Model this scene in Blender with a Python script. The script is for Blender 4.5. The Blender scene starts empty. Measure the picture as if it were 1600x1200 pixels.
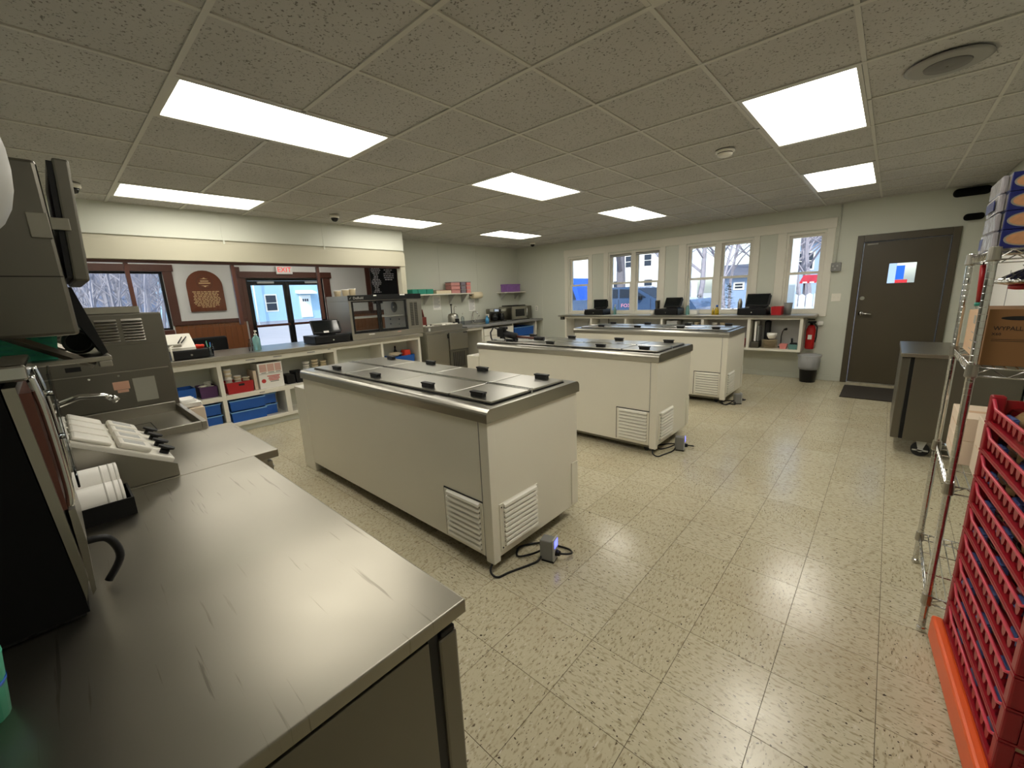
import bpy, bmesh, math, random
from mathutils import Vector, Matrix
random.seed(7)
S = bpy.context.scene
C = S.collection
PI = math.pi
# ------------------------------------------------------------ camera
cam_d = bpy.data.cameras.new('camera'); cam = bpy.data.objects.new('camera', cam_d); C.objects.link(cam); S.camera = cam
cam_d.sensor_fit = 'HORIZONTAL'; cam_d.sensor_width = 36; cam_d.lens = 644.177 / 1600 * 36; cam_d.clip_start = 0.02; cam_d.clip_end = 400
yaw, pitch, roll = 0.739176, -0.211764, -0.041793
cy, sy, cp, sp = math.cos(yaw), math.sin(yaw), math.cos(pitch), math.sin(pitch)
fw = Vector((-sy * cp, cy * cp, sp)); rt = Vector((cy, sy, 0)); up = rt.cross(fw)
r2 = math.cos(roll) * rt + math.sin(roll) * up; u2 = -math.sin(roll) * rt + math.cos(roll) * up
m = Matrix((r2, u2, -fw)).transposed().to_4x4(); m.translation = (2.0594, -0.6127, 1.5112)
cam.matrix_world = m
# ------------------------------------------------------------ world, sun, exposure
W = bpy.data.worlds.new('sky'); S.world = W; W.use_nodes = True
wn = W.node_tree.nodes; wl = W.node_tree.links
sky = wn.new('ShaderNodeTexSky'); sky.sky_type = 'NISHITA'; sky.sun_disc = False
sky.sun_elevation = math.radians(42); sky.sun_rotation = math.radians(150); sky.air_density = 1.0; sky.dust_density = 2.0
wl.new(sky.outputs[0], wn['Background'].inputs[0]); wn['Background'].inputs[1].default_value = 0.21
sd = bpy.data.lights.new('sun', 'SUN'); so = bpy.data.objects.new('sun', sd); C.objects.link(so)
sd.energy = 1.7; sd.angle = 0.01; sd.color = (1, .95, .86)
so.rotation_euler = Vector((-0.45, 0.70, -0.72)).to_track_quat('-Z', 'Y').to_euler()
V = S.view_settings; V.view_transform = 'Standard'; V.look = 'None'; V.exposure = 1.15; V.gamma = 1.0; V.use_curve_mapping = False
PANEL = 5.0     # radiance of the ceiling troffers

# ------------------------------------------------------------ materials
def lin(c):
    return tuple(((x / 255) / 12.92 if x / 255 <= .04045 else ((x / 255 + .055) / 1.055) ** 2.4) for x in c) + (1,)
M = {}
def base(name):
    mt = bpy.data.materials.new(name); mt.use_nodes = True; M[name] = mt
    nt = mt.node_tree
    return mt, nt, nt.nodes['Principled BSDF']
def mat(name, col, rough=.5, metal=0, var=0, vscale=3, bump=0, bscale=60, spec=.5, coat=0, stretch=None, emis=0, srgb=True, trans=0, rvar=0):
    mt, nt, b = base(name); N = nt.nodes; L = nt.links
    c = lin(col) if srgb else tuple(col) + (1,)
    b.inputs['Base Color'].default_value = c; b.inputs['Roughness'].default_value = rough; b.inputs['Metallic'].default_value = metal
    b.inputs['Specular IOR Level'].default_value = spec; b.inputs['Coat Weight'].default_value = coat
    b.inputs['Transmission Weight'].default_value = trans
    if emis: b.inputs['Emission Color'].default_value = c; b.inputs['Emission Strength'].default_value = emis
    if var or bump or rvar:
        tc = N.new('ShaderNodeTexCoord'); src = tc.outputs['Object']
        if stretch:
            mp = N.new('ShaderNodeMapping'); mp.inputs['Scale'].default_value = stretch; L.new(src, mp.inputs[0]); src = mp.outputs[0]
        if var or rvar:
            n = N.new('ShaderNodeTexNoise'); n.inputs['Scale'].default_value = vscale; n.inputs['Detail'].default_value = 5; L.new(src, n.inputs['Vector'])
            if var:
                mx = N.new('ShaderNodeMix'); mx.data_type = 'RGBA'
                mx.inputs['A'].default_value = tuple(x * (1 - var) for x in c[:3]) + (1,); mx.inputs['B'].default_value = tuple(min(1, x * (1 + var)) for x in c[:3]) + (1,)
                L.new(n.outputs[0], mx.inputs['Factor']); L.new(mx.outputs['Result'], b.inputs['Base Color'])
            if rvar:
                mr = N.new('ShaderNodeMapRange'); mr.inputs['From Min'].default_value = .3; mr.inputs['From Max'].default_value = .7
                mr.inputs['To Min'].default_value = rough - rvar; mr.inputs['To Max'].default_value = rough + rvar
                L.new(n.outputs[0], mr.inputs[0]); L.new(mr.outputs[0], b.inputs['Roughness'])
        if bump:
            n2 = N.new('ShaderNodeTexNoise'); n2.inputs['Scale'].default_value = bscale; n2.inputs['Detail'].default_value = 4; L.new(src, n2.inputs['Vector'])
            bp = N.new('ShaderNodeBump'); bp.inputs['Strength'].default_value = bump; bp.inputs['Distance'].default_value = .01
            L.new(n2.outputs[0], bp.inputs['Height']); L.new(bp.outputs[0], b.inputs['Normal'])
    return mt
mat('wall', (202, 204, 191), .55, var=.03, vscale=2)
mat('cream', (184, 180, 160), .5, var=.03, vscale=3)
mat('trim_white', (222, 218, 205), .45, var=.03)
mat('lobby_wall', (226, 224, 220), .6, var=.02)
mat('steel', (168, 164, 154), .30, 1)
mat('steel_x', (172, 169, 160), .29, 1)
mat('steel_dark', (120, 117, 108), .38, 1)
mat('lid_steel', (186, 184, 176), .285, 1)
mat('chrome', (205, 205, 203), .10, 1)
mat('enamel', (226, 222, 208), .36, var=.03, vscale=2, coat=.15)
mat('enamel_slat', (232, 229, 218), .4)
mat('dark_gap', (26, 24, 22), .8)
mat('black', (18, 18, 19), .45, spec=.3)
mat('black_gloss', (12, 13, 15), .12)
mat('black_matte', (10, 10, 10), .85, spec=.15)
mat('rubber', (28, 28, 28), .7)
mat('screen', (18, 22, 24), .08)
mat('door_brown', (74, 66, 50), .42, var=.05, vscale=6)
mat('wood_dark', (84, 46, 34), .45, var=.15, vscale=6, stretch=(1, 1, .15), bump=.05, bscale=20)
mat('bead', (128, 76, 40), .45, var=.16, vscale=5, stretch=(6, 6, .3))
mat('plaque', (112, 58, 34), .4, var=.15, vscale=10, stretch=(1, 1, .2))
mat('gold', (222, 190, 140), .4)
mat('mat_rubber', (48, 42, 36), .85, bump=.4, bscale=160)
mat('blue_bin', (20, 88, 176), .42, var=.05)
mat('blue_bin_rim', (120, 170, 220), .4)
mat('purple', (82, 46, 92), .4)
mat('purple_light', (140, 96, 168), .45, var=.25, vscale=18)
mat('red_bin', (176, 30, 36), .38)
mat('red_tray', (146, 12, 28), .36, var=.08, vscale=8)
mat('rail_highlight', (196, 52, 74), .3)  # tray rail in a pinker red: top edge highlight painted into its colour
mat('orange', (228, 92, 36), .42, var=.08, vscale=6)
mat('red_ext', (186, 24, 26), .25)
mat('teal', (38, 142, 122), .5)
mat('teal_clear', (150, 200, 196), .15, trans=.6)
mat('mint', (52, 160, 128), .5)
mat('pink', (214, 132, 126), .5)
mat('pink_tub', (200, 140, 134), .45)
mat('grey_tub', (120, 112, 122), .45)
mat('grey', (128, 128, 126), .5)
mat('grey_light', (176, 176, 172), .45)
mat('plastic_white', (232, 228, 216), .38)
mat('paper', (236, 234, 228), .7)
mat('paper_print', (176, 176, 178), .8)
mat('cup_white', (236, 233, 226), .5)
mat('cup_cream', (222, 208, 178), .55)
mat('card', (132, 94, 54), .7, var=.06, vscale=8)
mat('card_light', (206, 172, 138), .7, var=.05)
mat('card_pale', (222, 204, 182), .7, var=.05)
mat('print_red', (190, 60, 56), .7)
mat('print_pink', (212, 172, 160), .7)
mat('print_black', (30, 24, 22), .7)
mat('box_blue', (28, 36, 104), .35)
mat('food_tan', (196, 142, 100), .6, var=.25, vscale=60)
mat('silver_rim', (176, 172, 160), .3, .6)
mat('bread', (206, 168, 112), .55, var=.25, vscale=12)
mat('blue_tag', (70, 92, 150), .4)
mat('yellow_liquid', (190, 160, 40), .2)
mat('blue_cap', (32, 92, 190), .4)
mat('spray_blue', (60, 140, 190), .25)
mat('red_cloth', (226, 62, 36), .6)
mat('amber', (110, 38, 26), .4, var=.1)
mat('lcd', (84, 92, 255), .3, emis=1.6)
mat('sign_white', (240, 236, 230), .5)
mat('sign_red', (226, 48, 48), .5, emis=.5)
mat('chalkboard', (24, 26, 32), .25)
mat('chalk', (226, 224, 226), .8)
mat('speaker_grey', (150, 148, 142), .6)
mat('speaker_core', (116, 114, 110), .7)
mat('tee', (196, 194, 184), .42)
mat('tee_shadow', (96, 92, 84), .7)
mat('sticker_orange', (206, 160, 136), .6)
mat('sticker_grey', (150, 148, 136), .6)
mat('bag_film', (176, 178, 180), .3, trans=.55)
mat('film', (192, 188, 194), .18, trans=.25, bump=.5, bscale=14)
mat('roll_ivory', (232, 218, 186), .7)
# outside
mat('asphalt', (166, 164, 164), .9, var=.12, vscale=.6)
mat('siding_white', (232, 240, 240), .7)
mat('siding_blue', (156, 192, 214), .7)
mat('siding_grey', (140, 160, 186), .7)
mat('roofing', (96, 98, 108), .9, var=.15, vscale=2)
mat('pane_dark', (44, 52, 62), .6, spec=.2)
mat('bark', (104, 100, 104), .9, var=.25, vscale=8)
mat('bark_pale', (138, 134, 140), .9, var=.2, vscale=8)
mat('needle', (62, 82, 58), .9, var=.3, vscale=9)
mat('truck_paint', (70, 92, 122), .25, .3, coat=.5)
mat('van_paint', (24, 84, 190), .3, coat=.4)
mat('picket', (206, 216, 230), .6)
mat('logo_pink', (232, 150, 168), .5)
mat('snow', (240, 242, 246), .8)
mat('foundation', (150, 156, 168), .9)

def glass(name, tint=(1, 1, 1), gl=.08, rough=0.0):
    mt, nt, b = base(name); N = nt.nodes; L = nt.links
    t = N.new('ShaderNodeBsdfTransparent'); t.inputs[0].default_value = tint + (1,)
    g = N.new('ShaderNodeBsdfGlossy'); g.inputs['Roughness'].default_value = rough
    f = N.new('ShaderNodeFresnel'); f.inputs[0].default_value = 1.3
    mx = N.new('ShaderNodeMixShader'); L.new(f.outputs[0], mx.inputs[0]); L.new(t.outputs[0], mx.inputs[1]); L.new(g.outputs[0], mx.inputs[2])
    L.new(mx.outputs[0], N['Material Output'].inputs[0])
def film_mat():
    mt, nt, b = base('bag_clear'); N = nt.nodes; L = nt.links
    t = N.new('ShaderNodeBsdfTransparent'); mx = N.new('ShaderNodeMixShader'); mx.inputs[0].default_value = .62
    b.inputs['Base Color'].default_value = lin((190, 192, 194)); b.inputs['Roughness'].default_value = .3
    L.new(t.outputs[0], mx.inputs[1]); L.new(b.outputs[0], mx.inputs[2]); L.new(mx.outputs[0], N['Material Output'].inputs[0])
glass('glass', (.93, .97, 1)); glass('acrylic', (.97, .98, .98)); glass('clear_plastic', (.80, .84, .86), rough=.05); film_mat()

def floor_mat():
    mt, nt, b = base('vct'); N = nt.nodes; L = nt.links
    g = N.new('ShaderNodeNewGeometry')
    def vm(op, a, bb):
        n = N.new('ShaderNodeVectorMath'); n.operation = op; L.new(a, n.inputs[0]); n.inputs[1].default_value = bb; return n.outputs[0]
    off = vm('SUBTRACT', g.outputs['Position'], (FX, FY, -1)); cell = vm('MULTIPLY', off, (1 / FT, 1 / FT, 0))
    fl = N.new('ShaderNodeVectorMath'); fl.operation = 'FLOOR'; L.new(cell, fl.inputs[0])
    wn_ = N.new('ShaderNodeTexWhiteNoise'); L.new(fl.outputs[0], wn_.inputs[0])
    par = N.new('ShaderNodeMath'); par.operation = 'GREATER_THAN'; L.new(wn_.outputs[0], par.inputs[0]); par.inputs[1].default_value = .5
    v1 = vm('MULTIPLY', g.outputs['Position'], (300, 110, 1)); v2 = vm('MULTIPLY', g.outputs['Position'], (110, 300, 1))
    mv = N.new('ShaderNodeMix'); mv.data_type = 'VECTOR'; L.new(par.outputs[0], mv.inputs['Factor']); L.new(v1, mv.inputs[4]); L.new(v2, mv.inputs[5])
    rotn = N.new('ShaderNodeVectorRotate'); rotn.rotation_type = 'Z_AXIS'; L.new(mv.outputs[1], rotn.inputs['Vector']); rotn.inputs['Angle'].default_value = .15
    def noise(vec, sc, det=2, rough=.5):
        n = N.new('ShaderNodeTexNoise'); n.inputs['Scale'].default_value = sc; n.inputs['Detail'].default_value = det; n.inputs['Roughness'].default_value = rough; L.new(vec, n.inputs['Vector']); return n.outputs[0]
    def ramp(f, lo, hi):
        n = N.new('ShaderNodeMapRange'); n.inputs['From Min'].default_value = lo; n.inputs['From Max'].default_value = hi; L.new(f, n.inputs[0]); return n.outputs[0]
    def mixc(f, a, bcol):
        n = N.new('ShaderNodeMix'); n.data_type = 'RGBA'; L.new(f, n.inputs['Factor'])
        if isinstance(a, tuple): n.inputs['A'].default_value = a
        else: L.new(a, n.inputs['A'])
        n.inputs['B'].default_value = bcol; return n.outputs['Result']
    tone = mixc(wn_.outputs[0], lin((186, 177, 150)), lin((194, 186, 161)))
    c1 = mixc(ramp(noise(rotn.outputs[0], .30, 2), .53, .66), tone, lin((160, 149, 122)))
    c2 = mixc(ramp(noise(rotn.outputs[0], .45, 1), .66, .71), c1, lin((96, 84, 66)))
    c3 = mixc(ramp(noise(vm('ADD', rotn.outputs[0], (31, 17, 5)), .35, 2), .64, .74), c2, lin((206, 200, 182)))
    dirt = ramp(noise(g.outputs['Position'], 1.1, 6, .65), .50, .80)
    ml = N.new('ShaderNodeMath'); ml.operation = 'MULTIPLY'; ml.inputs[1].default_value = .45; L.new(dirt, ml.inputs[0])
    c4 = mixc(ml.outputs[0], c3, lin((158, 140, 112)))
    spot = ramp(noise(g.outputs['Position'], 60, 1), .725, .74)
    c5 = mixc(spot, c4, lin((70, 60, 50)))
    L.new(c5, b.inputs['Base Color'])
    mr = N.new('ShaderNodeMapRange'); mr.inputs['From Min'].default_value = .3; mr.inputs['From Max'].default_value = .7; mr.inputs['To Min'].default_value = .17; mr.inputs['To Max'].default_value = .255
    L.new(noise(g.outputs['Position'], 5, 5), mr.inputs[0]); L.new(mr.outputs[0], b.inputs['Roughness'])
    bp = N.new('ShaderNodeBump'); bp.inputs['Strength'].default_value = .08; bp.inputs['Distance'].default_value = .01; L.new(noise(g.outputs['Position'], 9, 3), bp.inputs['Height']); L.new(bp.outputs[0], b.inputs['Normal'])
FT, FX, FY = 0.31426, 1.2435, 0.42624
floor_mat()
mat('joint', (92, 82, 64), .8)

def ceil_mat():
    mt, nt, b = base('acoustic'); N = nt.nodes; L = nt.links
    g = N.new('ShaderNodeNewGeometry')
    def noise(sc, det):
        n = N.new('ShaderNodeTexNoise'); n.inputs['Scale'].default_value = sc; n.inputs['Detail'].default_value = det; L.new(g.outputs['Position'], n.inputs['Vector']); return n.outputs[0]
    r = N.new('ShaderNodeMapRange'); r.inputs['From Min'].default_value = .60; r.inputs['From Max'].default_value = .68; L.new(noise(85, 2), r.inputs[0])
    mx = N.new('ShaderNodeMix'); mx.data_type = 'RGBA'; L.new(r.outputs[0], mx.inputs['Factor']); mx.inputs['A'].default_value = lin((196, 194, 189)); mx.inputs['B'].default_value = lin((130, 126, 119))
    m2 = N.new('ShaderNodeMix'); m2.data_type = 'RGBA'; m2.blend_type = 'MULTIPLY'; m2.inputs['Factor'].default_value = .25; L.new(mx.outputs['Result'], m2.inputs['A'])
    L.new(noise(1.5, 4), m2.inputs['B']); L.new(m2.outputs['Result'], b.inputs['Base Color'])
    b.inputs['Roughness'].default_value = .95
    bp = N.new('ShaderNodeBump'); bp.inputs['Strength'].default_value = .3; bp.inputs['Distance'].default_value = .004; L.new(r.outputs[0], bp.inputs['Height']); bp.invert = True; L.new(bp.outputs[0], b.inputs['Normal'])
ceil_mat()

def panel_mat():
    mt, nt, b = base('troffer_lens'); N = nt.nodes; L = nt.links
    tc = N.new('ShaderNodeTexCoord'); sx = N.new('ShaderNodeSeparateXYZ'); L.new(tc.outputs['Object'], sx.inputs[0])
    # tubes run along the long side (local y): three soft bright bands across x
    ml = N.new('ShaderNodeMath'); ml.operation = 'MULTIPLY'; ml.inputs[1].default_value = 2 * PI / .19; L.new(sx.outputs[0], ml.inputs[0])
    co = N.new('ShaderNodeMath'); co.operation = 'COSINE'; L.new(ml.outputs[0], co.inputs[0])
    mr = N.new('ShaderNodeMapRange'); mr.inputs['From Min'].default_value = -1; mr.inputs['From Max'].default_value = 1; mr.inputs['To Min'].default_value = .72; mr.inputs['To Max'].default_value = 1.2; L.new(co.outputs[0], mr.inputs[0])
    ms = N.new('ShaderNodeMath'); ms.operation = 'MULTIPLY'; ms.inputs[1].default_value = PANEL; L.new(mr.outputs[0], ms.inputs[0])
    b.inputs['Base Color'].default_value = (.8, .8, .78, 1)
    b.inputs['Emission Color'].default_value = (1, .95, .84, 1); L.new(ms.outputs[0], b.inputs['Emission Strength'])
panel_mat()

def counter_mat():
    mt, nt, b = base('worktop'); N = nt.nodes; L = nt.links
    tc = N.new('ShaderNodeTexCoord')
    def noise(sc, det, st=None, dist=0):
        v = tc.outputs['Object']
        if st:
            mp = N.new('ShaderNodeMapping'); mp.inputs['Scale'].default_value = st; mp.inputs['Rotation'].default_value = (0, 0, .5); L.new(v, mp.inputs[0]); v = mp.outputs[0]
        n = N.new('ShaderNodeTexNoise'); n.inputs['Scale'].default_value = sc; n.inputs['Detail'].default_value = det; n.inputs['Distortion'].default_value = dist; L.new(v, n.inputs['Vector']); return n.outputs[0]
    def ramp(f, lo, hi, a, bb):
        n = N.new('ShaderNodeMapRange'); n.inputs['From Min'].default_value = lo; n.inputs['From Max'].default_value = hi; n.inputs['To Min'].default_value = a; n.inputs['To Max'].default_value = bb; L.new(f, n.inputs[0]); return n.outputs[0]
    mx = N.new('ShaderNodeMix'); mx.data_type = 'RGBA'; L.new(noise(2.5, 1), mx.inputs['Factor']); mx.inputs['A'].default_value = lin((132, 128, 117)); mx.inputs['B'].default_value = lin((168, 163, 151))
    sc = N.new('ShaderNodeMix'); sc.data_type = 'RGBA'; L.new(ramp(noise(3, 3, (1.2, 30, 1), .3), .66, .72, 0, .4), sc.inputs['Factor']); L.new(mx.outputs['Result'], sc.inputs['A']); sc.inputs['B'].default_value = lin((70, 62, 54))
    L.new(sc.outputs['Result'], b.inputs['Base Color'])
    b.inputs['Metallic'].default_value = 1
    L.new(ramp(noise(3, 2), 0, 1, .285, .40), b.inputs['Roughness'])
    bp = N.new('ShaderNodeBump'); bp.inputs['Strength'].default_value = .10; bp.inputs['Distance'].default_value = .02; L.new(noise(4, 1), bp.inputs['Height']); L.new(bp.outputs[0], b.inputs['Normal'])
counter_mat()

# ------------------------------------------------------------ mesh helpers
class MB:
    def __init__(s): s.bm = bmesh.new()
    def box(s, x0, x1, y0, y1, z0, z1, r=0, seg=2, M=None):
        g = bmesh.ops.create_cube(s.bm, size=1); vs = g['verts']
        for v in vs:
            v.co = Vector(((x0 + x1) / 2 + v.co.x * (x1 - x0), (y0 + y1) / 2 + v.co.y * (y1 - y0), (z0 + z1) / 2 + v.co.z * (z1 - z0)))
        if r:
            es = list({e for v in vs for e in v.link_edges})
            o = bmesh.ops.bevel(s.bm, geom=es, offset=r, segments=seg, affect='EDGES', profile=.5)
            vs = list({v for f in o['faces'] for v in f.verts} | {v for v in vs if v.is_valid})
        if M is not None:
            for v in vs: v.co = M @ v.co
        return s
    def poly(s, pts, h0, h1, axis='z'):
        def q(a, b, h): return {'z': (a, b, h), 'x': (h, a, b), 'y': (a, h, b)}[axis]
        A = [s.bm.verts.new(q(a, b, h0)) for a, b in pts]; B = [s.bm.verts.new(q(a, b, h1)) for a, b in pts]
        n = len(pts); s.bm.faces.new(A[::-1]); s.bm.faces.new(B)
        for i in range(n): s.bm.faces.new((A[i], A[(i + 1) % n], B[(i + 1) % n], B[i]))
        return s
    def tube(s, pts, r, n=8, r1=None, cap=True, closed=False):
        pts = [Vector(p) for p in pts]; k = len(pts); rings = []
        prev = None
        for i, p in enumerate(pts):
            t = (pts[min(i + 1, k - 1)] - pts[max(i - 1, 0)])
            if t.length < 1e-9: t = Vector((0, 0, 1))
            t.normalize()
            if prev is None:
                a = Vector((0, 0, 1)) if abs(t.z) < .9 else Vector((1, 0, 0)); u = t.cross(a).normalized()
            else:
                u = prev - t * prev.dot(t); u = u.normalized() if u.length > 1e-6 else t.orthogonal().normalized()
            prev = u; w = t.cross(u)
            rr = r[i] if isinstance(r, (list, tuple)) else (r if r1 is None else r + (r1 - r) * i / (k - 1))
            rings.append([s.bm.verts.new(p + (u * math.cos(2 * PI * j / n) + w * math.sin(2 * PI * j / n)) * rr) for j in range(n)])
        for a, b in zip(rings, rings[1:]):
            for j in range(n):
                f = s.bm.faces.new((a[j], a[(j + 1) % n], b[(j + 1) % n], b[j])); f.smooth = n > 5
        if cap: s.bm.faces.new(rings[0][::-1]); s.bm.faces.new(rings[-1])
        return s
    def curve(s, pts, r, n=8, sub=6):
        P_ = [Vector(p) for p in pts]; out = []
        for i in range(len(P_) - 1):
            a, b, c, d = P_[max(i - 1, 0)], P_[i], P_[i + 1], P_[min(i + 2, len(P_) - 1)]
            for k in range(sub):
                t = k / sub; out.append(.5 * ((2 * b) + (c - a) * t + (2 * a - 5 * b + 4 * c - d) * t * t + (3 * b - a - 3 * c + d) * t ** 3))
        out.append(P_[-1]); return s.tube(out, r, n)
    def cyl(s, p0, p1, r, n=16, r1=None): return s.tube([p0, p1], r, n, r1 if r1 is not None else r)
    def lathe(s, prof, c=(0, 0, 0), n=20, axis='z', flute=0, fn=0, sm=True):
        rings = []
        for (r, h) in prof:
            ring = []
            for j in range(n):
                a = 2 * PI * j / n; rr = r * (1 + flute * math.cos(fn * a)) if fn else r
                q = (rr * math.cos(a), rr * math.sin(a), h)
                if axis == 'x': q = (h, q[0], q[1])
                if axis == 'y': q = (q[0], h, q[1])
                ring.append(s.bm.verts.new(Vector(q) + Vector(c)))
            rings.append(ring)
        for a, b in zip(rings, rings[1:]):
            for j in range(n):
                f = s.bm.faces.new((a[j], a[(j + 1) % n], b[(j + 1) % n], b[j])); f.smooth = sm
        s.bm.faces.new(rings[0][::-1]); s.bm.faces.new(rings[-1])
        return s
    def tub(s, x0, x1, y0, y1, z0, z1, t=.008, flare=.0, lip=0):
        # open container with thickness, mouth wider than its base by flare; optional lip
        b0 = [(x0 + flare, y0 + flare), (x1 - flare, y0 + flare), (x1 - flare, y1 - flare), (x0 + flare, y1 - flare)]
        t0 = [(x0, y0), (x1, y0), (x1, y1), (x0, y1)]
        def ring(pl, z, ins=0):
            cx = (x0 + x1) / 2; cy_ = (y0 + y1) / 2
            return [s.bm.verts.new((px - math.copysign(ins, px - cx), py - math.copysign(ins, py - cy_), z)) for px, py in pl]
        R = [ring(b0, z0), ring(t0, z1)]
        if lip: R += [ring(t0, z1, -lip), ring(t0, z1 + t, -lip), ring(t0, z1 + t, t)]
        else: R += [ring(t0, z1, t)]
        R += [ring(b0, z0 + t, t)]
        s.bm.faces.new(R[0][::-1]); s.bm.faces.new(R[-1])
        for a, b in zip(R, R[1:]):
            for j in range(4): s.bm.faces.new((a[j], a[(j + 1) % 4], b[(j + 1) % 4], b[j]))
        return s
    def xf(s, Mx):
        for v in s.bm.verts: v.co = Mx @ v.co
        return s
    def jitter(s, a):
        for v in s.bm.verts: v.co += Vector((random.uniform(-a, a), random.uniform(-a, a), random.uniform(-a, a)))
        return s
    def build(s, name, material, parent=None, smooth=False, local=False, label=None):
        bm = s.bm
        bmesh.ops.recalc_face_normals(bm, faces=bm.faces)
        if parent is not None and not local:
            off = parent.get('_o')
            o = Vector(off) if off is not None else Vector((0, 0, 0))
            bmesh.ops.translate(bm, verts=bm.verts, vec=-o)
        me = bpy.data.meshes.new(name); bm.to_mesh(me); bm.free()
        me.materials.append(M[material] if isinstance(material, str) else material)
        if smooth: me.shade_smooth()
        ob = bpy.data.objects.new(name, me); C.objects.link(ob)
        if parent is not None: ob.parent = parent; ob['_o'] = list(parent.get('_o', (0, 0, 0)))
        if label: ob['label'] = label
        return ob
def tag(o, label, cat=None, group=None, kind=None):
    o['label'] = label
    if cat: o['category'] = cat
    if group: o['group'] = group
    if kind: o['kind'] = kind
    return o
def thing(name, label, cat, loc=(0, 0, 0), group=None, kind=None):
    o = bpy.data.objects.new(name, None); C.objects.link(o); o.location = loc; o['_o'] = list(loc); o.empty_display_size = .05
    tag(o, label, cat, group, kind); return o
def struct(o): o['kind'] = 'structure'; return o
def single(name, mb, material, label, cat, group=None, smooth=False):
    o = mb.build(name, material, None, smooth); tag(o, label, cat, group); return o
def inst(ob, parent=None, loc=(0, 0, 0), rot=(0, 0, 0), scale=(1, 1, 1)):
    c = ob.copy(); C.objects.link(c); c.parent = parent; c.location = loc; c.rotation_euler = rot; c.scale = scale; return c
def dup(o, parent=None):
    c = o.copy(); C.objects.link(c); c.parent = parent
    for ch in list(o.children): dup(ch, c)
    return c
def place(o, loc, rz=0, label=None):
    o.location = loc; o.rotation_euler = (0, 0, rz)
    if label: o['label'] = label
    return o
def B(x0, x1, y0, y1, z0, z1, r=0, seg=2): return MB().box(x0, x1, y0, y1, z0, z1, r, seg)
def lettering(name, body, size, material, parent, loc, rot, depth=.001, sx=1):
    # loc is in world, parent's offset removed
    cu = bpy.data.curves.new(name, 'FONT'); cu.body = body; cu.size = size; cu.extrude = depth; cu.align_x = 'CENTER'; cu.align_y = 'CENTER'; cu.resolution_u = 2
    tmp = bpy.data.objects.new(name, cu); C.objects.link(tmp)
    me = bpy.data.meshes.new_from_object(tmp); bpy.data.objects.remove(tmp)
    me.materials.clear(); me.materials.append(M[material])
    ob = bpy.data.objects.new(name, me); C.objects.link(ob)
    o = Vector(parent.get('_o', (0, 0, 0))) if parent else Vector()
    ob.parent = parent; ob.location = Vector(loc) - o; ob.rotation_euler = rot; ob.scale = (sx, 1, 1)
    return ob
RX = (PI / 2, 0, 0)             # text on a wall facing -Y
RXX = (PI / 2, 0, PI / 2)       # text on a wall facing +X

# ================================================================= structure
H = 2.6124
XW, XR, YB = -4.9, 2.9, 7.40          # recess wall, right wall, window wall
XA = -4.0                             # face of the service partition
XL = -7.0                             # far wall of the lobby
fl = struct(B(-5.02, XR + .1, -2.7, YB + .02, -.20, -.003).build('floor', 'joint'))
tiles = []
k0 = int((-4.9 - FX) / FT) - 1
ft = .0011
camp = Vector((2.06, -.61, 1.51))
cells = []
for i in range(-21, 6):
    for j in range(-10, 24):
        x0, y0 = FX + i * FT, FY + j * FT
        a0, a1, b0, b1 = max(x0, -4.9), min(x0 + FT, XR), max(y0, -2.6), min(y0 + FT, YB)
        if a1 - a0 < .01 or b1 - b0 < .01: continue
        c = Vector(((a0 + a1) / 2, (b0 + b1) / 2, 0)); d = c - camp
        dep = d.dot(fw)
        px = d.dot(r2) / max(dep, .01) * 644; py = -d.dot(u2) / max(dep, .01) * 644
        vis = dep > .3 and abs(px) < 850 and abs(py) < 680
        for (fx0, fx1, fy0, fy1) in ((-1.75, .5, .9, 1.55), (-1.75, .5, 3.0, 3.7), (-1.75, .5, 5.2, 5.85), (-4.9, 1.4, -2.6, -.14), (-4.9, -3.7, -2.6, 7.4), (-1.7, .1, 1.6, 2.7), (2.35, 2.9, -2.6, 1.7), (2.3, 2.9, 4.1, 5.1)):
            if fx0 < c.x < fx1 and fy0 < c.y < fy1: vis = False
        full = abs(a1 - a0 - FT) < 1e-6 and abs(b1 - b0 - FT) < 1e-6
        cells.append((0 if (vis and full) else 1, d.length, a0, a1, b0, b1, c))
cells.sort(key=lambda t: (t[0], t[1]))
proto = None; rest = MB(); nt_ = 0
for f, dd, a0, a1, b0, b1, c in cells:
    if f == 0 and nt_ < 295:
        if proto is None:
            h = FT / 2 - ft; proto = B(-h, h, -h, h, -.003, 0).build('floor_tile', 'vct', fl); o = proto
        else: o = inst(proto, fl)
        o.location = c; nt_ += 1
    else: rest.box(a0 + ft, a1 - ft, b0 + ft, b1 - ft, -.003, 0)
o = rest.build('floor_tiles', 'vct', fl); o['kind'] = 'stuff'

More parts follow.
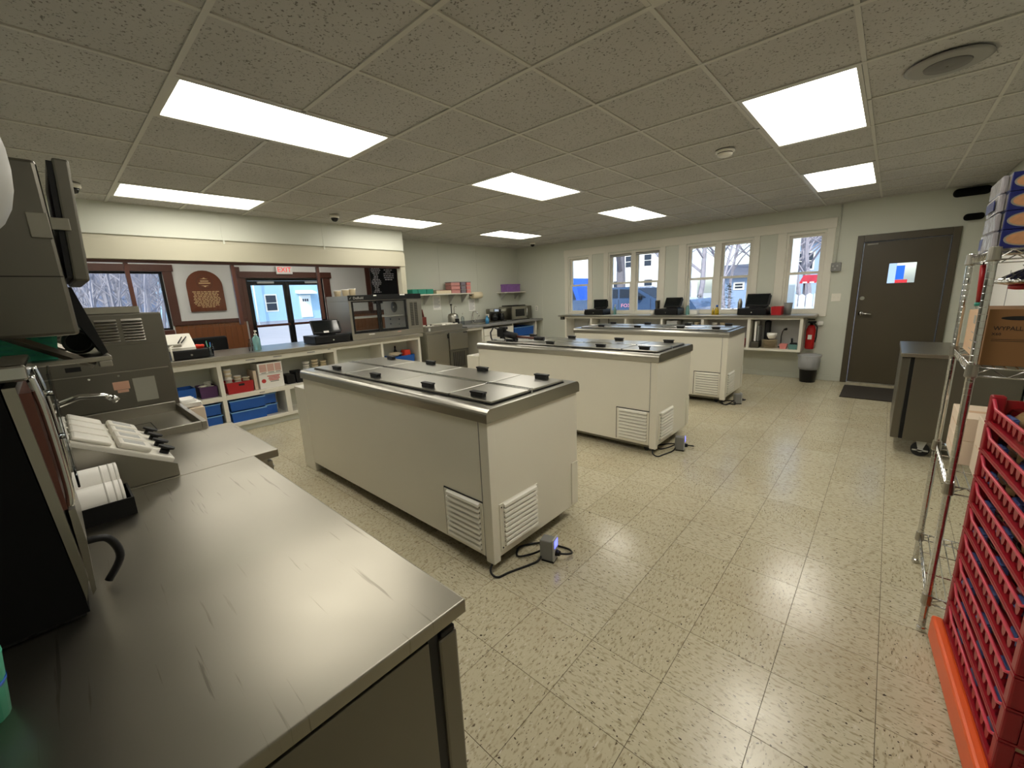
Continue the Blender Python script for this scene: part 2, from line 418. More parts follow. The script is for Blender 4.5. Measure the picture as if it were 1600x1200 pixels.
# ceiling: slab, tiles, tees
ce = struct(B(-7.15, XR + .1, -2.7, YB + .15, H + .12, H + .30).build('ceiling', 'trim_white'))
T = .6096
lights = [(i, j) for i in (1, 5, -3) for j in (0, 4, 8)]
lit = set()
for i, j in lights:
    for jj in (j, j + 1): lit.add((i, jj))      # cell x in [-(i+1)T, -iT]
tp = None
for i in range(-5, 9):
    for j in range(-5, 13):
        x0, x1, y0, y1 = -(i + 1) * T, -i * T, j * T, (j + 1) * T
        a0, a1, b0, b1 = max(x0, XW), min(x1, XR), max(y0, -2.6), min(y1, YB)
        if a1 - a0 < .02 or b1 - b0 < .02: continue
        if a1 <= 1.6 and b1 <= -1.0: continue
        if a1 <= -4.05 and b1 <= 3.4: continue
        if (i, j) in lit: continue
        e = .009
        if a1 - a0 > T - .001 and b1 - b0 > T - .001:
            if tp is None: h = T / 2 - e; tp = B(-h, h, -h, h, 0, .015).build('ceiling_tile', 'acoustic', ce); o = tp
            else: o = inst(tp, ce)
            sag = random.uniform(-.004, .004)
            o.location = ((a0 + a1) / 2, (b0 + b1) / 2, H + .004)
            o.rotation_euler = (random.uniform(-.004, .004), random.uniform(-.004, .004), 0)
        else: B(a0 + e, a1 - e, b0 + e, b1 - e, H + .004, H + .019).build('ceiling_tile', 'acoustic', ce)
def tee_runs(i0, i1): pass
for j in range(-4, 13):       # tees along X at y = jT
    y = j * T; xa = XW if y > 3.5 else XA - .05
    if y < -1.0: xa = 1.6
    segs = [(xa, XR)]
    for (i, jj) in lights:
        if y == (jj + 1) * T or abs(y - (jj + 1) * T) < 1e-6:
            ns = []
            for a, b in segs:
                l, r = -(i + 1) * T, -i * T
                if l > a and r < b: ns += [(a, l - .012), (r + .012, b)]
                elif r >= b or l <= a: ns.append((a, b))
            segs = ns
    for a, b in segs: B(a, b, y - .012, y + .012, H - .004, H + .012).build('main_tee', 'tee', ce)
for i in range(-4, 9):        # cross tees along Y at x = -iT
    x = -i * T
    ya = -1.0 if x < 1.6 else -2.6
    if x < -4.05: ya = 3.5
    for k in range(-5, 13):
        a, b = max(k * T, ya), min((k + 1) * T, YB)
        if b - a < .03: continue
        B(x - .010, x + .010, a + .0125, b - .0125, H - .003, H + .012).build('cross_tee', 'tee', ce)
# walls
def quadwall(name, x0, x1, y0, y1, z0, z1, material='wall'): return struct(B(x0, x1, y0, y1, z0, z1).build(name, material))
HT = H + .12
WINS = [(-3.385, -2.845), (-2.385, -1.275), (-.79, .295), (.755, 1.262)]
WZ0, WZ1 = 1.045, 2.272
DX0, DX1, DZ = 1.70, 2.58, 2.045
wb = thing('wall_window', 'painted wall with four windows and a brown door', 'wall', kind='structure'); del wb['category']
def wpart(x0, x1, z0, z1): B(x0, x1, YB, YB + .14, z0, z1).build('wall_section', 'wall', wb)
ed = [-5.02] + [v for w in WINS for v in w] + [DX0, DX1, XR + .1]
for a, b in zip(ed[0::2], ed[1::2]): wpart(a, b, 0, HT)
for a, b in WINS: wpart(a, b, 0, WZ0); wpart(a, b, WZ1, HT)
wpart(DX0, DX1, DZ, HT)
for x in (-4.15, 1.62, 2.86): B(x - .012, x + .012, YB - .004, YB, 0 if x < 1.5 else 2.15, H).build('wall_batten', 'wall', wb)
quadwall('wall_right', XR, XR + .1, -2.6, YB, 0, HT)
quadwall('wall_back', -4.0, 1.6, -1.1, -1.0, 0, HT)
quadwall('wall_alcove', 1.5, 1.6, -2.6, -1.1, 0, HT)
quadwall('wall_rear', 1.5, XR + .1, -2.7, -2.6, 0, HT)
wr = quadwall('wall_recess', XW - .12, XW, 4.05, YB, 0, HT)
for y in (4.95, 6.02): B(XW, XW + .004, y - .012, y + .012, .95, H).build('wall_batten', 'wall', wr)
wret = struct(MB().poly([(XA - .10, 3.515), (XA - .02, 3.515), (XW + .0, 4.05), (XW - .12, 4.05)], 0, HT).build('wall_return', 'wall'))
wp = thing('wall_partition', 'cream header wall over the long service opening', 'wall', kind='structure'); del wp['category']
B(XA - .12, XA, -1.0, 3.515, 2.30, HT).build('wall_section', 'wall', wp)
B(XA - .12, XA - .02, -1.0, 3.515, 2.05, 2.30).build('wall_section', 'cream', wp)
B(XA - .02, XA + .012, -1.0, 3.515, 2.052, 2.255, .003).build('header_board', 'cream', wp)
B(XA - .12, XA + .0, 3.43, 3.515, .957, 2.05).build('end_post', 'cream', wp)
B(XA - .12, XA - .02, -1.0, 3.515, 0, .90).build('knee_wall', 'wall', wp)
for y in (.98, 2.2): B(XA, XA + .003, y - .01, y + .01, 2.26, H).build('wall_batten', 'wall', wp)
# baseboards
struct(B(XW + .75, DX0 - .095, YB - .014, YB, 0, .075, .003).build('baseboard_window', 'wall'))
struct(B(DX1 + .08, XR, YB - .014, YB, 0, .075, .003).build('baseboard_corner', 'wall'))
struct(B(XR - .012, XR, -2.6, YB - .014, 0, .075, .003).build('baseboard_right', 'wall'))
# ---------------------------------------------------------------- window casings and windows
tr = struct(B(-3.489, 1.368, YB - .025, YB, 2.29, 2.438, .004).build('trim_1', 'trim_white'))
for a, b in ((-3.478, -3.385), (-2.845, -2.761), (-2.486, -2.385), (-1.275, -1.179), (-.929, -.79), (.295, .382), (.632, .755), (1.262, 1.36)):
    B(a, b, YB - .02, YB, .995, 2.29, .003).build('casing', 'trim_white', tr)
for a, b in ((-2.761, -2.486), (-1.179, -.929), (.382, .632)):
    B(a, b, YB - .006, YB, 1.03, 2.29).build('infill_panel', 'wall', tr)
for n, (a, b) in enumerate(WINS):
    w = thing('window_%d' % (n + 1), 'white double hung window over the narrow service counter', 'window', kind='structure'); del w['category']
    f = MB()
    f.box(a, a + .03, YB + .0, YB + .12, WZ0, WZ1); f.box(b - .03, b, YB, YB + .12, WZ0, WZ1)
    f.box(a + .03, b - .03, YB, YB + .12, WZ1 - .03, WZ1); f.box(a + .03, b - .03, YB, YB + .12, WZ0, WZ0 + .03)
    f.build('frame', 'trim_white', w)
    spans = [(a + .03, b - .03)]
    if b - a > .9:
        c = (a + b) / 2; B(c - .045, c + .045, YB, YB + .12, WZ0 + .03, WZ1 - .03).build('mullion', 'trim_white', w)
        spans = [(a + .03, c - .045), (c + .045, b - .03)]
    for p, q in spans:
        for nm, z0, z1, y in (('upper_sash', 1.645, WZ1 - .03, YB + .065), ('lower_sash', WZ0 + .03, 1.685, YB + .03)):
            s = MB(); t = .04
            s.box(p, p + t, y, y + .03, z0, z1); s.box(q - t, q, y, y + .03, z0, z1); s.box(p + t, q - t, y, y + .03, z1 - t, z1); s.box(p + t, q - t, y, y + .03, z0, z0 + t)
            so_ = s.build(nm, 'trim_white', w)
            B(p + t, q - t, y + .013, y + .017, z0 + t, z1 - t).build('pane', 'glass', so_)
    if n == 1: MB().cyl((a + .04, YB + .03, WZ1 - .06), (b - .04, YB + .03, WZ1 - .06), .022, 12).build('shade_roll', 'grey_light', w)
# ---------------------------------------------------------------- brown door
d = thing('door_1', 'dark brown steel door with a small square lite', 'door', kind='structure'); del d['category']
f = MB()
f.box(1.625, DX0, YB - .03, YB + .10, 0, 2.14, .004); f.box(DX1, 2.655, YB - .03, YB + .10, 0, 2.14, .004); f.box(DX0, DX1, YB - .03, YB + .10, DZ, 2.14, .004)
f.build('door_frame', 'door_brown', d)
lx0, lx1, lz0, lz1 = 2.005, 2.285, 1.46, 1.73
s = MB(); y0, y1 = YB + .02, YB + .065
s.box(DX0 + .006, lx0, y0, y1, .012, DZ - .006); s.box(lx1, DX1 - .006, y0, y1, .012, DZ - .006); s.box(lx0, lx1, y0, y1, .012, lz0); s.box(lx0, lx1, y0, y1, lz1, DZ - .006)
sl = s.build('door_slab', 'door_brown', d)
B(lx0, lx1, y0 + .018, y0 + .024, lz0, lz1).build('pane', 'glass', sl)
f = MB()
for a, b, c, e in ((lx0 - .02, lx0, lz0 - .02, lz1 + .02), (lx1, lx1 + .02, lz0 - .02, lz1 + .02), (lx0, lx1, lz0 - .02, lz0), (lx0, lx1, lz1, lz1 + .02)): f.box(a, b, y0 - .008, y0, c, e)
f.build('lite_frame', 'door_brown', sl)
h = MB(); h.cyl((1.768, y0, 1.04), (1.768, y0 - .018, 1.04), .032, 20); h.cyl((1.768, y0 - .018, 1.04), (1.768, y0 - .05, 1.04), .012, 12); h.tube([(1.768, y0 - .05, 1.04), (1.83, y0 - .052, 1.035), (1.885, y0 - .05, 1.03)], .011, 10)
h.build('door_lever', 'chrome', sl, True)
MB().cyl((1.76, y0, 1.26), (1.76, y0 - .016, 1.26), .028, 20).cyl((1.76, y0 - .016, 1.26), (1.76, y0 - .03, 1.26), .012, 10).build('deadbolt', 'chrome', sl)
B(1.74, 1.86, y0 - .012, y0, 2.0, 2.025, .003).build('closer_plate', 'steel_dark', sl)
B(DX0 - .06, DX1 + .06, YB - .02, YB + .12, 0, .012, .002).build('threshold', 'steel', d)
# ---------------------------------------------------------------- ceiling fixtures
L0 = None
poslab = {(1, 0): 'above the nearest ice cream freezer', (5, 0): 'by the cream header wall', (-3, 0): 'above the steel worktop aisle'}
for i, j in lights:
    x0, x1, y0, y1 = -(i + 1) * T + .012, -i * T - .012, j * T + .012, (j + 2) * T - .012
    cx, cyy = (x0 + x1) / 2, (y0 + y1) / 2
    if L0 is None:
        L0 = thing('ceiling_light', '', 'light', (cx, cyy, H), 'recessed fluorescent ceiling panels')
        f = MB(); t = .022; hx, hy = (x1 - x0) / 2, (y1 - y0) / 2
        f.box(-hx, -hx + t, -hy, hy, -.004, .05); f.box(hx - t, hx, -hy, hy, -.004, .05); f.box(-hx + t, hx - t, -hy, -hy + t, -.004, .05); f.box(-hx + t, hx - t, hy - t, hy, -.004, .05)
        f.build('frame', 'tee', L0, local=True)
        B(-hx + t, hx - t, -hy + t, hy - t, .004, .008).build('lens', 'troffer_lens', L0, local=True)
        B(-hx, hx, -hy, hy, .05, .06).build('housing', 'tee', L0, local=True)
        o = L0
    else: o = dup(L0)
    o.location = (cx, cyy, H)
    where = {(1, 0): 'above the freezer closest to the steel worktop', (5, 0): 'beside the header wall, over the register counter', (-3, 0): 'over the aisle behind the bread trays',
             (1, 4): 'above the middle ice cream freezer', (5, 4): 'beside the header wall near the dome camera', (-3, 4): 'between round speaker and smoke detector',
             (1, 8): 'above the freezer next to the windows', (5, 8): 'over the sink counter corner', (-3, 8): 'in front of the brown door'}[(i, j)]
    o['label'] = 'recessed fluorescent ceiling panel with warm striped lens ' + where
sp = thing('ceiling_speaker', 'round grey ceiling speaker with darker grille in centre', 'speaker', (2.15, 2.775, H - .004))
MB().lathe([(.165, 0), (.168, -.006), (.15, -.012), (.095, -.012)], (2.15, 2.775, H - .004), 40).build('rim', 'speaker_grey', sp)
MB().lathe([(.094, -.010), (.09, -.018), (.03, -.020)], (2.15, 2.775, H - .004), 32).build('grille', 'speaker_core', sp)
MB().lathe([(.006, -.019), (.005, -.023)], (2.15, 2.775, H - .004), 10).build('screw', 'steel_dark', sp)
sm = thing('smoke_detector', 'round off white smoke detector on the ceiling', 'smoke detector', (.912, 3.38, H - .004))
MB().lathe([(.072, 0), (.074, -.014), (.066, -.018)], (.912, 3.38, H - .004), 28).build('base', 'plastic_white', sm)
MB().lathe([(.056, -.018), (.056, -.024), (.058, -.026), (.056, -.038), (.04, -.046)], (.912, 3.38, H - .004), 28).build('cover', 'plastic_white', sm)
MB().lathe([(.0565, -.0185), (.0565, -.0235)], (.912, 3.38, H - .004), 28).build('vent_slot', 'dark_gap', sm)
for (x, y, lb) in ((-3.85, 6.72, 'near the back corner above the microwave'), (-3.35, 2.08, 'beside the header wall'), (-3.3, -.26, 'above the tall louvred machine')):
    s = thing('security_camera', 'small dome security camera on the ceiling ' + lb, 'camera', (x, y, H - .004), 'ceiling dome cameras')
    MB().lathe([(.058, 0), (.058, -.03), (.05, -.035)], (x, y, H - .004), 20).build('housing', 'plastic_white', s)
    MB().lathe([(.045, -.035), (.043, -.055), (.03, -.075), (.008, -.083)], (x, y, H - .004), 20).build('dome', 'black_gloss', s, True)
    MB().lathe([(.047, -.035), (.047, -.04)], (x, y, H - .004), 20).build('ring', 'chrome', s)
# ---------------------------------------------------------------- freezers
LIDX = [0.075, .645, 1.285, 1.905, 2.262]
def freezer(label, y0, extra):
    ox = -1.70
    f = thing('ice_cream_freezer', label, 'freezer', (ox, y0, 0), 'ice cream dipping freezers')
    D = .83
    def b(*a, **k): return MB().box(*a, **k)
    def bb(mb, n, m, p=f, **k): return mb.build(n, m, p, local=True, **k)
    # body with recess for grilles is closed; grilles are proud
    bb(MB().box(0, 2.3, 0, D, .085, .878, .006), 'body', 'enamel')
    bb(MB().box(2.232, 2.236, -.002, 0, .09, .875), 'panel_seam', 'grey')
    bb(MB().box(2.24, 2.302, -.003, .05, .06, .876, .003), 'corner_trim', 'enamel')
    bb(MB().box(.02, 2.25, .03, D - .02, .055, .085), 'base_rail', 'steel_dark')
    # top frame: four rails, the front one rounded
    t = MB()
    def rail(prof, axis, a, c): t.poly(prof, a, c, axis)
    def arc(cx, cz, r, a0, a1, n=5): return [(cx + r * math.cos(a0 + (a1 - a0) * k / n), cz + r * math.sin(a0 + (a1 - a0) * k / n)) for k in range(n + 1)]
    fy = -.012
    rail([(fy, .878)] + arc(fy + .035, .95 - .035, .035, PI, PI / 2) + [(.085, .95), (.085, .878)], 'x', -.012, 2.312)
    by = D + .012
    rail([(.745, .878), (.745, .95)] + arc(by - .035, .95 - .035, .035, PI / 2, 0) + [(by, .878)], 'x', -.012, 2.312)
    t.box(-.012, .075, .085, .745, .878, .95); t.box(2.262, 2.312, .085, .745, .878, .95)
    bb(t, 'top_frame', 'steel_x')
    bb(MB().box(.075, 2.262, .085, .745, .88, .90), 'well', 'steel_dark')
    # grilles
    def grille(name, x0, x1, z0, z1, n, axis):
        if axis == 'y':
            g = bb(MB().box(x0, x1, -.008, 0, z0, z1), name, 'enamel')
            for k in range(n):
                z = z0 + .03 + (z1 - z0 - .05) * k / (n - 1)
                bb(MB().poly([(-.008, z), (-.022, z - .004), (-.020, z + .010), (-.008, z + .018)], x0 + .025, x1 - .02, 'x'), 'slat', 'enamel_slat', g)
                bb(MB().box(x0 + .025, x1 - .02, -.0088, -.008, z - .012, z - .001), 'slot', 'grey', g)
            bb(MB().box(x0 - .008, x0, -.004, 0, z0, z1 + .008).box(x0, x1, -.004, 0, z1, z1 + .008), 'grille_gap', 'dark_gap', g)
        else:
            g = bb(MB().box(2.3, 2.306, x0, x1, z0, z1), name, 'enamel')
            for k in range(n):
                z = z0 + .03 + (z1 - z0 - .05) * k / (n - 1)
                bb(MB().poly([(2.306, z), (2.320, z - .004), (2.318, z + .010), (2.306, z + .018)], x0 + .03, x1 - .02, 'y'), 'slat', 'enamel_slat', g)
                bb(MB().box(2.306, 2.3068, x0 + .03, x1 - .02, z - .012, z - .001), 'slot', 'grey', g)
            for (yy, zz) in ((x0 + .014, z1 - .02), (x1 - .01, z1 - .02), (x0 + .014, z0 + .02), (x1 - .01, z0 + .02)):
                bb(MB().cyl((2.306, yy, zz), (2.308, yy, zz), .005, 8), 'screw', 'dark_gap', g)
    grille('front_grille', 1.91, 2.235, .10, .41, 9, 'y')
    grille('end_grille', .055, .39, .115, .40, 9, 'x')
    bb(MB().box(2.3, 2.306, D - .075, D - .005, .10, .40, .002), 'service_cover', 'enamel')
    # lids
    for row, (ya, yb, hy) in enumerate(((.082, .408, .125), (.424, .742, .70))):
        for k in range(4):
            a, c = LIDX[k] + .006, LIDX[k + 1] - .006
            z = .956
            ld = bb(MB().box(a, c, ya, yb, z, z + .012, .003), 'lid', 'lid_steel')
            bb(MB().box(a - .004, c + .004, ya - .004, yb + .001, z - .006, z - .0005), 'gasket', 'black', ld); bb(MB().box(a, c, (yb - .012) if row == 0 else ya, yb if row == 0 else ya + .012, z + .012, z + .016, .0015), 'hinge_edge', 'chrome', ld)
            hx = (a + c) / 2 + (-.04 if row else .06) if k < 3 else (a + c) / 2 + .03
            bb(MB().poly([(hx - .045, z + .012), (hx + .045, z + .012), (hx + .045, z + .030), (hx + .055, z + .036), (hx + .052, z + .042), (hx - .052, z + .042), (hx - .055, z + .036), (hx - .045, z + .030)], hy - .016, hy + .016, 'y'), 'handle', 'black', ld)
    bb(MB().box(LIDX[0], LIDX[4], .408, .424, .95, .966, .002), 'center_rail', 'chrome')
    for k in (1, 2, 3): bb(MB().cyl((LIDX[k], .416, .962), (LIDX[k], .416, .972), .012, 10), 'hinge_cap', 'black')
    # housing step on the far end
    bb(MB().box(-.225, -.003, 0, .62, 0, .78, .006), 'step_housing', 'enamel')
    for (x, y) in ((.12, .1), (2.18, .1), (2.18, D - .1), (.12, D - .1)):
        c = bb(MB().box(x - .03, x + .03, y - .012, y + .012, .028, .055).cyl((x, y - .012, .028), (x, y + .012, .028), .028, 16), 'caster', 'rubber')
    return f
f1 = freezer('white ice cream freezer with steel lids next to the steel worktop', .785, 0)
f2 = dup(f1); f2.location = (-1.70, 2.915, 0); f2['label'] = 'white ice cream freezer with black camera lying on its lids'
f3 = dup(f1); f3.location = (-1.70, 5.075, 0); f3['label'] = 'white ice cream freezer parallel to the window counter'
# temperature controllers standing at the freezer ends, with their cords
where = ['beside the freezer next to steel worktop', 'beside the freezer carrying the camera', 'beside the freezer near window counter']
k0_ = None
for (x, y, rz), wh in zip(((.745, 1.08, .25), (.72, 3.19, .25), (.72, 5.22, .6)), where):
    g = thing('temperature_controller', 'grey plug box with blue display ' + wh, 'controller', (0, 0, 0), 'freezer temperature controllers')
    MB().box(-.038, .038, -.035, .035, .012, .135, .006).build('case', 'grey', g)
    MB().box(.038, .050, -.036, .036, .012, .150, .006).build('face_plate', 'grey_light', g)
    MB().box(.050, .0515, -.024, .024, .092, .138).build('display', 'lcd', g)
    MB().box(-.03, .045, -.03, .03, 0, .012).build('foot', 'black', g)
    MB().cyl((.050, 0, .055), (.075, 0, .055), .020, 14, .014).build('plug', 'black', g)
    c, s_ = math.cos(rz), math.sin(rz)
    MB().curve([(.075, 0, .055), (.11, .02, .05), (.12, .07, .03), (.08, .12, .012), (0, .13, .008), (-.08, .12, .012), (-.15, .08, .008), (-.2, .02, .008), (-.17, -.06, .008), (-.10, -.03, .02), (-.035, 0, .05)], .006, 8).build('cord', 'black', g, True)
    fy0 = (.785, 2.915, 5.075)[where.index(wh)]
    def lc(wx, wy, wz): return (c * (wx - x) + s_ * (wy - y), -s_ * (wx - x) + c * (wy - y), wz)
    MB().curve([(-.03, -.03, .03), (-.05, -.07, .008), lc(.655, fy0 + .06, .007), lc(.63, fy0 - .015, .007), lc(.585, fy0 - .02, .03), lc(.570, fy0 + .035, .07)], .006, 8).build('power_cord', 'black', g, True)
    place(g, (x, y, 0), rz)
# ---------------------------------------------------------------- front register counter (along the partition)
# cabinets
CX0, CX1 = -4.10, -3.68
cab = thing('cabinet', 'long white open shelf cabinet under the register counter', 'cabinet', (-3.9, 1.6, 0))
def cp(n, *a, m='trim_white', r=.002): return MB().box(*a, r).build(n, m, cab)
cp('back_panel', CX0, CX0 + .015, -.9, 3.46, .0, .90, r=0)
cp('bottom', CX0 + .015, CX1, -.9, 3.46, .085, .125)
B(CX0 + .02, CX1 - .06, -.9, 3.46, 0, .085).build('toe_kick', 'wall', cab)
for (a, b) in ((-.9, -.86), (.595, .638), (1.985, 2.03), (2.73, 2.77), (3.42, 3.46)):
    cp('upright', CX0 + .015, CX1, a, b, .125, .90)
cp('upright', CX0 + .015, CX1, 1.285, 1.345, .125, .425)
cp('shelf', CX0 + .015, CX1, -.86, .595, .425, .475); cp('shelf', CX0 + .015, CX1, .638, 1.985, .425, .475)
cp('shelf', CX0 + .015, CX1, 2.03, 2.73, .425, .475); cp('shelf', CX0 + .015, CX1, 2.77, 3.42, .425, .475)
cp('face_rail', CX1 - .02, CX1, -.86, .595, .835, .90); cp('face_rail', CX1 - .02, CX1, .638, 1.985, .835, .90); cp('face_rail', CX1 - .02, CX1, 2.03, 2.73, .86, .90); cp('face_rail', CX1 - .02, CX1, 2.77, 3.42, .86, .90)
for (y, z, w) in ((.95, .872, .10), (1.26, .872, .10), (1.68, .872, .10), (1.93, .882, .04), (1.02, .452, .06)):
    B(CX1, CX1 + .0012, y - w / 2, y + w / 2, z - .006, z + .004).build('shelf_label', 'grey', cab)
ct = thing('countertop', 'long grey steel register countertop under the service opening', 'countertop', (-4.1, 1.6, .9))
MB().box(-4.55, -3.645, -.98, 3.50, .905, .955, .004).build('slab', 'steel', ct)
# contents of the shelves
def bin_(name, label, cat, x0, x1, y0, y1, z0, h, m, rim=None, group=None, flare=.008, lip=.006):
    o = thing(name, label, cat, ((x0 + x1) / 2, (y0 + y1) / 2, z0), group)
    MB().tub(x0, x1, y0, y1, z0, z0 + h, .004, flare, lip).build('bin_body', m, o)
    if rim:
        r = MB(); t = .009
        r.box(x0 - t, x1 + t, y0 - t, y0 - .0, z0 + h - .008, z0 + h + .005); r.box(x0 - t, x1 + t, y1, y1 + t, z0 + h - .008, z0 + h + .005); r.box(x1, x1 + t, y0, y1, z0 + h - .008, z0 + h + .005); r.box(x0 - t, x0, y0, y1, z0 + h - .008, z0 + h + .005)
        r.build('rim', rim, o)
    return o
G1 = 'blue bins under the register counter'
bin_('storage_bin', 'blue plastic bin next to purple bin on the shelf', 'bin', -4.0, -3.76, .19, .375, .476, .14, 'blue_bin', None, G1)
bin_('storage_bin', 'purple bin filled with white lids on the shelf', 'bin', -4.0, -3.76, .41, .585, .476, .13, 'purple')
for k in range(6):
    x, y = -3.955 + .075 * (k % 3), .455 + .078 * (k // 3)
    o = thing('cover_stack', 'stack of white cup covers standing in the purple bin', 'lids', (x, y, .481), 'cover stacks in the purple bin')
    for q in range(7 + (k * 5) % 4): MB().lathe([(.033, 0), (.036, .003), (.034, .012), (.016, .015)], (x, y, .481 + q * .0165), 14).build('cover', 'plastic_white', o)
rb = bin_('storage_bin', 'red plastic bin with hand slot and stacked cups', 'bin', -4.0, -3.74, .675, .96, .476, .135, 'red_bin')
B(-3.742, -3.7375, .80, .86, .565, .59).build('hand_slot', 'dark_gap', rb)
for (x, y, h, r) in ((-3.83, .725, .30, .040), (-3.83, .82, .20, .039), (-3.83, .91, .17, .040)):
    c = thing('cup_stack', ['tall', 'middle', 'short'][int((y - .7) / .08)] + ' stack of nested paper cups in the red bin', 'cups', (x, y, .482), 'paper cup stacks in the red bin')
    for k in range(6): MB().lathe([(r - .006, 0), (r, .02), (r + .003, .024), (r, .027)], (x, y, .482 + k * h / 6), 16).build('cup', 'cup_cream' if k % 3 else 'cup_white', c)
    MB().lathe([(r - .008, 0), (r - .006, h - .02), (r, h)], (x, y, .482), 16).build('cup', 'cup_white', c)
bx = thing('carton', 'white carton with pink print panels and red round mark', 'box', (-3.86, 1.165, .476))
B(-4.0, -3.73, 1.025, 1.31, .476, .80, .003).build('carton_body', 'paper', bx)
for (a, b) in ((1.045, 1.125), (1.135, 1.215), (1.225, 1.295)): B(-3.73, -3.729, a, b, .69, .785).build('print_panel', 'print_pink', bx)
B(-3.73, -3.7286, 1.03, 1.305, .660, .664).build('flap_line', 'grey', bx)
MB().lathe([(.026, 0), (.026, .001)], (-3.73, 1.075, .575), 20, axis='x').build('round_mark', 'print_red', bx)
for k, (a, b) in enumerate(((1.12, 1.27), (1.135, 1.26), (1.13, 1.265), (1.14, 1.25), (1.15, 1.25))): B(-3.73, -3.729, a, b, .625 - k * .018, .636 - k * .018).build('print_line', 'print_red' if k < 4 else 'grey', bx)
for (a, b, z) in ((1.06, 1.115, .672), (1.14, 1.21, .673), (1.23, 1.285, .674)): B(-3.73, -3.729, a, b, z, z + .009).build('print_line', 'grey', bx)
single('carton', B(-4.0, -3.76, .975, 1.012, .476, .72, .002), 'card_pale', 'thin pale carton squeezed beside the red bin', 'box')
for (y, h) in ((1.66, .30), (1.78, .32), (1.90, .28)):
    c = thing('cup_stack', {1.66: 'white nested cups', 1.78: 'tallest cream nested cups', 1.90: 'last cream nested cups'}[y] + ' at the dark end of the shelf', 'cups', (-3.86, y, .476), 'cup stacks at the shelf end')
    for k in range(7): MB().lathe([(.036, 0), (.044, .02), (.046, .024), (.043, .03)], (-3.86, y, .476 + k * h / 8), 14).build('cup', 'cup_cream' if y > 1.7 else 'cup_white', c)
for k, (y0, y1, h) in enumerate(((1.36, 1.46, .12), (1.475, 1.60, .15))):
    single('box', B(-3.98, -3.76, y0, y1, .476, .476 + h, .003), 'black', ('lower' if k == 0 else 'taller') + ' black supply box behind the white carton', 'box', 'black supply boxes')
for (y0, y1, x1, wh) in ((.20, .57, -3.73, 'beside the louvred machine'), (.668, 1.045, -3.72, 'below the red bin'), (1.06, 1.20, -3.80, 'narrow and set back')):
    for k in range(2):
        bin_('storage_bin', 'blue bin with pale rim ' + wh + ', ' + ('upper' if k else 'lower') + ' of its stack', 'bin', x1 - .27, x1, y0, y1, .1265 + k * .142, .125, 'blue_bin', 'blue_bin_rim', G1, .003, .002)
bn = bin_('storage_bin', 'blue bin of assorted bottles under the display case', 'bin', -4.02, -3.76, 2.95, 3.38, .476, .14, 'blue_bin')
o = thing('plastic_bag', 'crumpled orange snack bag in the blue bin', 'bag', (-3.86, 3.29, .56))
MB().box(-3.93, -3.80, 3.22, 3.35, .52, .70, .03, 3).jitter(.008).build('bag_body', 'red_cloth', o, True)
o = thing('bottle', 'cream bottle lying across the blue bin', 'bottle', (-3.86, 3.08, .6))
MB().lathe([(.008, 0), (.035, .01), (.036, .15), (.015, .19), (.014, .21)], (-3.88, 2.98, .645), 16, axis='y').build('bottle_body', 'cup_cream', o)
MB().lathe([(.016, .21), (.016, .235)], (-3.88, 2.98, .645), 12, axis='y').build('cap', 'grey_light', o)
o = thing('bottle', 'dark bottle standing in the blue bin', 'bottle', (-3.92, 3.02, .48))
MB().lathe([(.03, 0), (.032, .18), (.012, .24), (.012, .29)], (-3.95, 3.14, .482), 14).build('bottle_body', 'black_gloss', o, True)
# ---- things on the register counter
def cash_drawer(label, loc, rz, w=.42, dpt=.42, h=.105, grp='cash drawers'):
    g = thing('cash_drawer', label, 'cash drawer', (0, 0, 0), grp)
    MB().box(-w / 2, w / 2, -dpt / 2, dpt / 2, .004, h, .006).build('case', 'black', g)
    MB().box(-w / 2 + .01, w / 2 - .01, -dpt / 2 - .008, -dpt / 2, .014, h - .012, .003).build('drawer_front', 'black', g)
    MB().cyl((0, -dpt / 2 - .008, .045), (0, -dpt / 2 - .013, .045), .011, 14).build('lock', 'chrome', g)
    MB().box(-w / 2 + .02, w / 2 - .02, -dpt / 2 + .02, dpt / 2 - .02, 0, .004).build('feet', 'rubber', g)
    return place(g, loc, rz)
def terminal(label, loc, rz, w=.34, sh=.25, tilt=.55, grp='point of sale terminals', sticker=False):
    g = thing('register_terminal', label, 'register', (0, 0, 0), grp)
    MB().box(-.11, .11, -.06, .12, 0, .018, .005).build('base', 'black', g)
    MB().poly([(-.02, .018), (.09, .018), (.07, .10), (.02, .12)], -.07, .07, 'x').build('stand', 'black', g)
    R_ = Matrix.Translation((0, -.07, .03)) @ Matrix.Rotation(-tilt, 4, 'X')
    mo = MB().box(-w / 2, w / 2, 0, .032, 0, sh, .008).xf(R_).build('monitor', 'black', g)
    MB().box(-w / 2 + .018, w / 2 - .018, -.0012, 0, .022, sh - .018).xf(R_).build('screen', 'screen', mo)
    MB().box(w / 2, w / 2 + .016, .004, .026, .03, sh - .03, .003).xf(R_).build('card_reader', 'black', mo)
    if sticker: MB().box(-.05, .02, -.0025, -.0013, .005, .035).xf(R_).build('sticker', 'paper', mo)
    return place(g, loc, rz)
RXP = PI / 2      # faces +X
cash_drawer('black cash drawer under the terminal beside the display case', (-3.93, 2.03, .956), RXP, .50, .40, .11)
terminal('black touch terminal on the register counter beside the display case', (-3.90, 2.02, 1.0667), RXP - .15, .38, .22, .6, sticker=True)
cash_drawer('black cash drawer carrying the white card imprinter', (-3.90, .40, .956), RXP, .34, .32, .10)
o = thing('receipt_printer', 'off white slanted printer with clear lid on black drawer', 'printer', (-3.96, .36, 1.057))
MB().poly([(-4.06, 1.057), (-3.78, 1.057), (-3.78, 1.085), (-3.98, 1.23), (-4.06, 1.23)], .22, .46, 'y').build('printer_body', 'plastic_white', o)
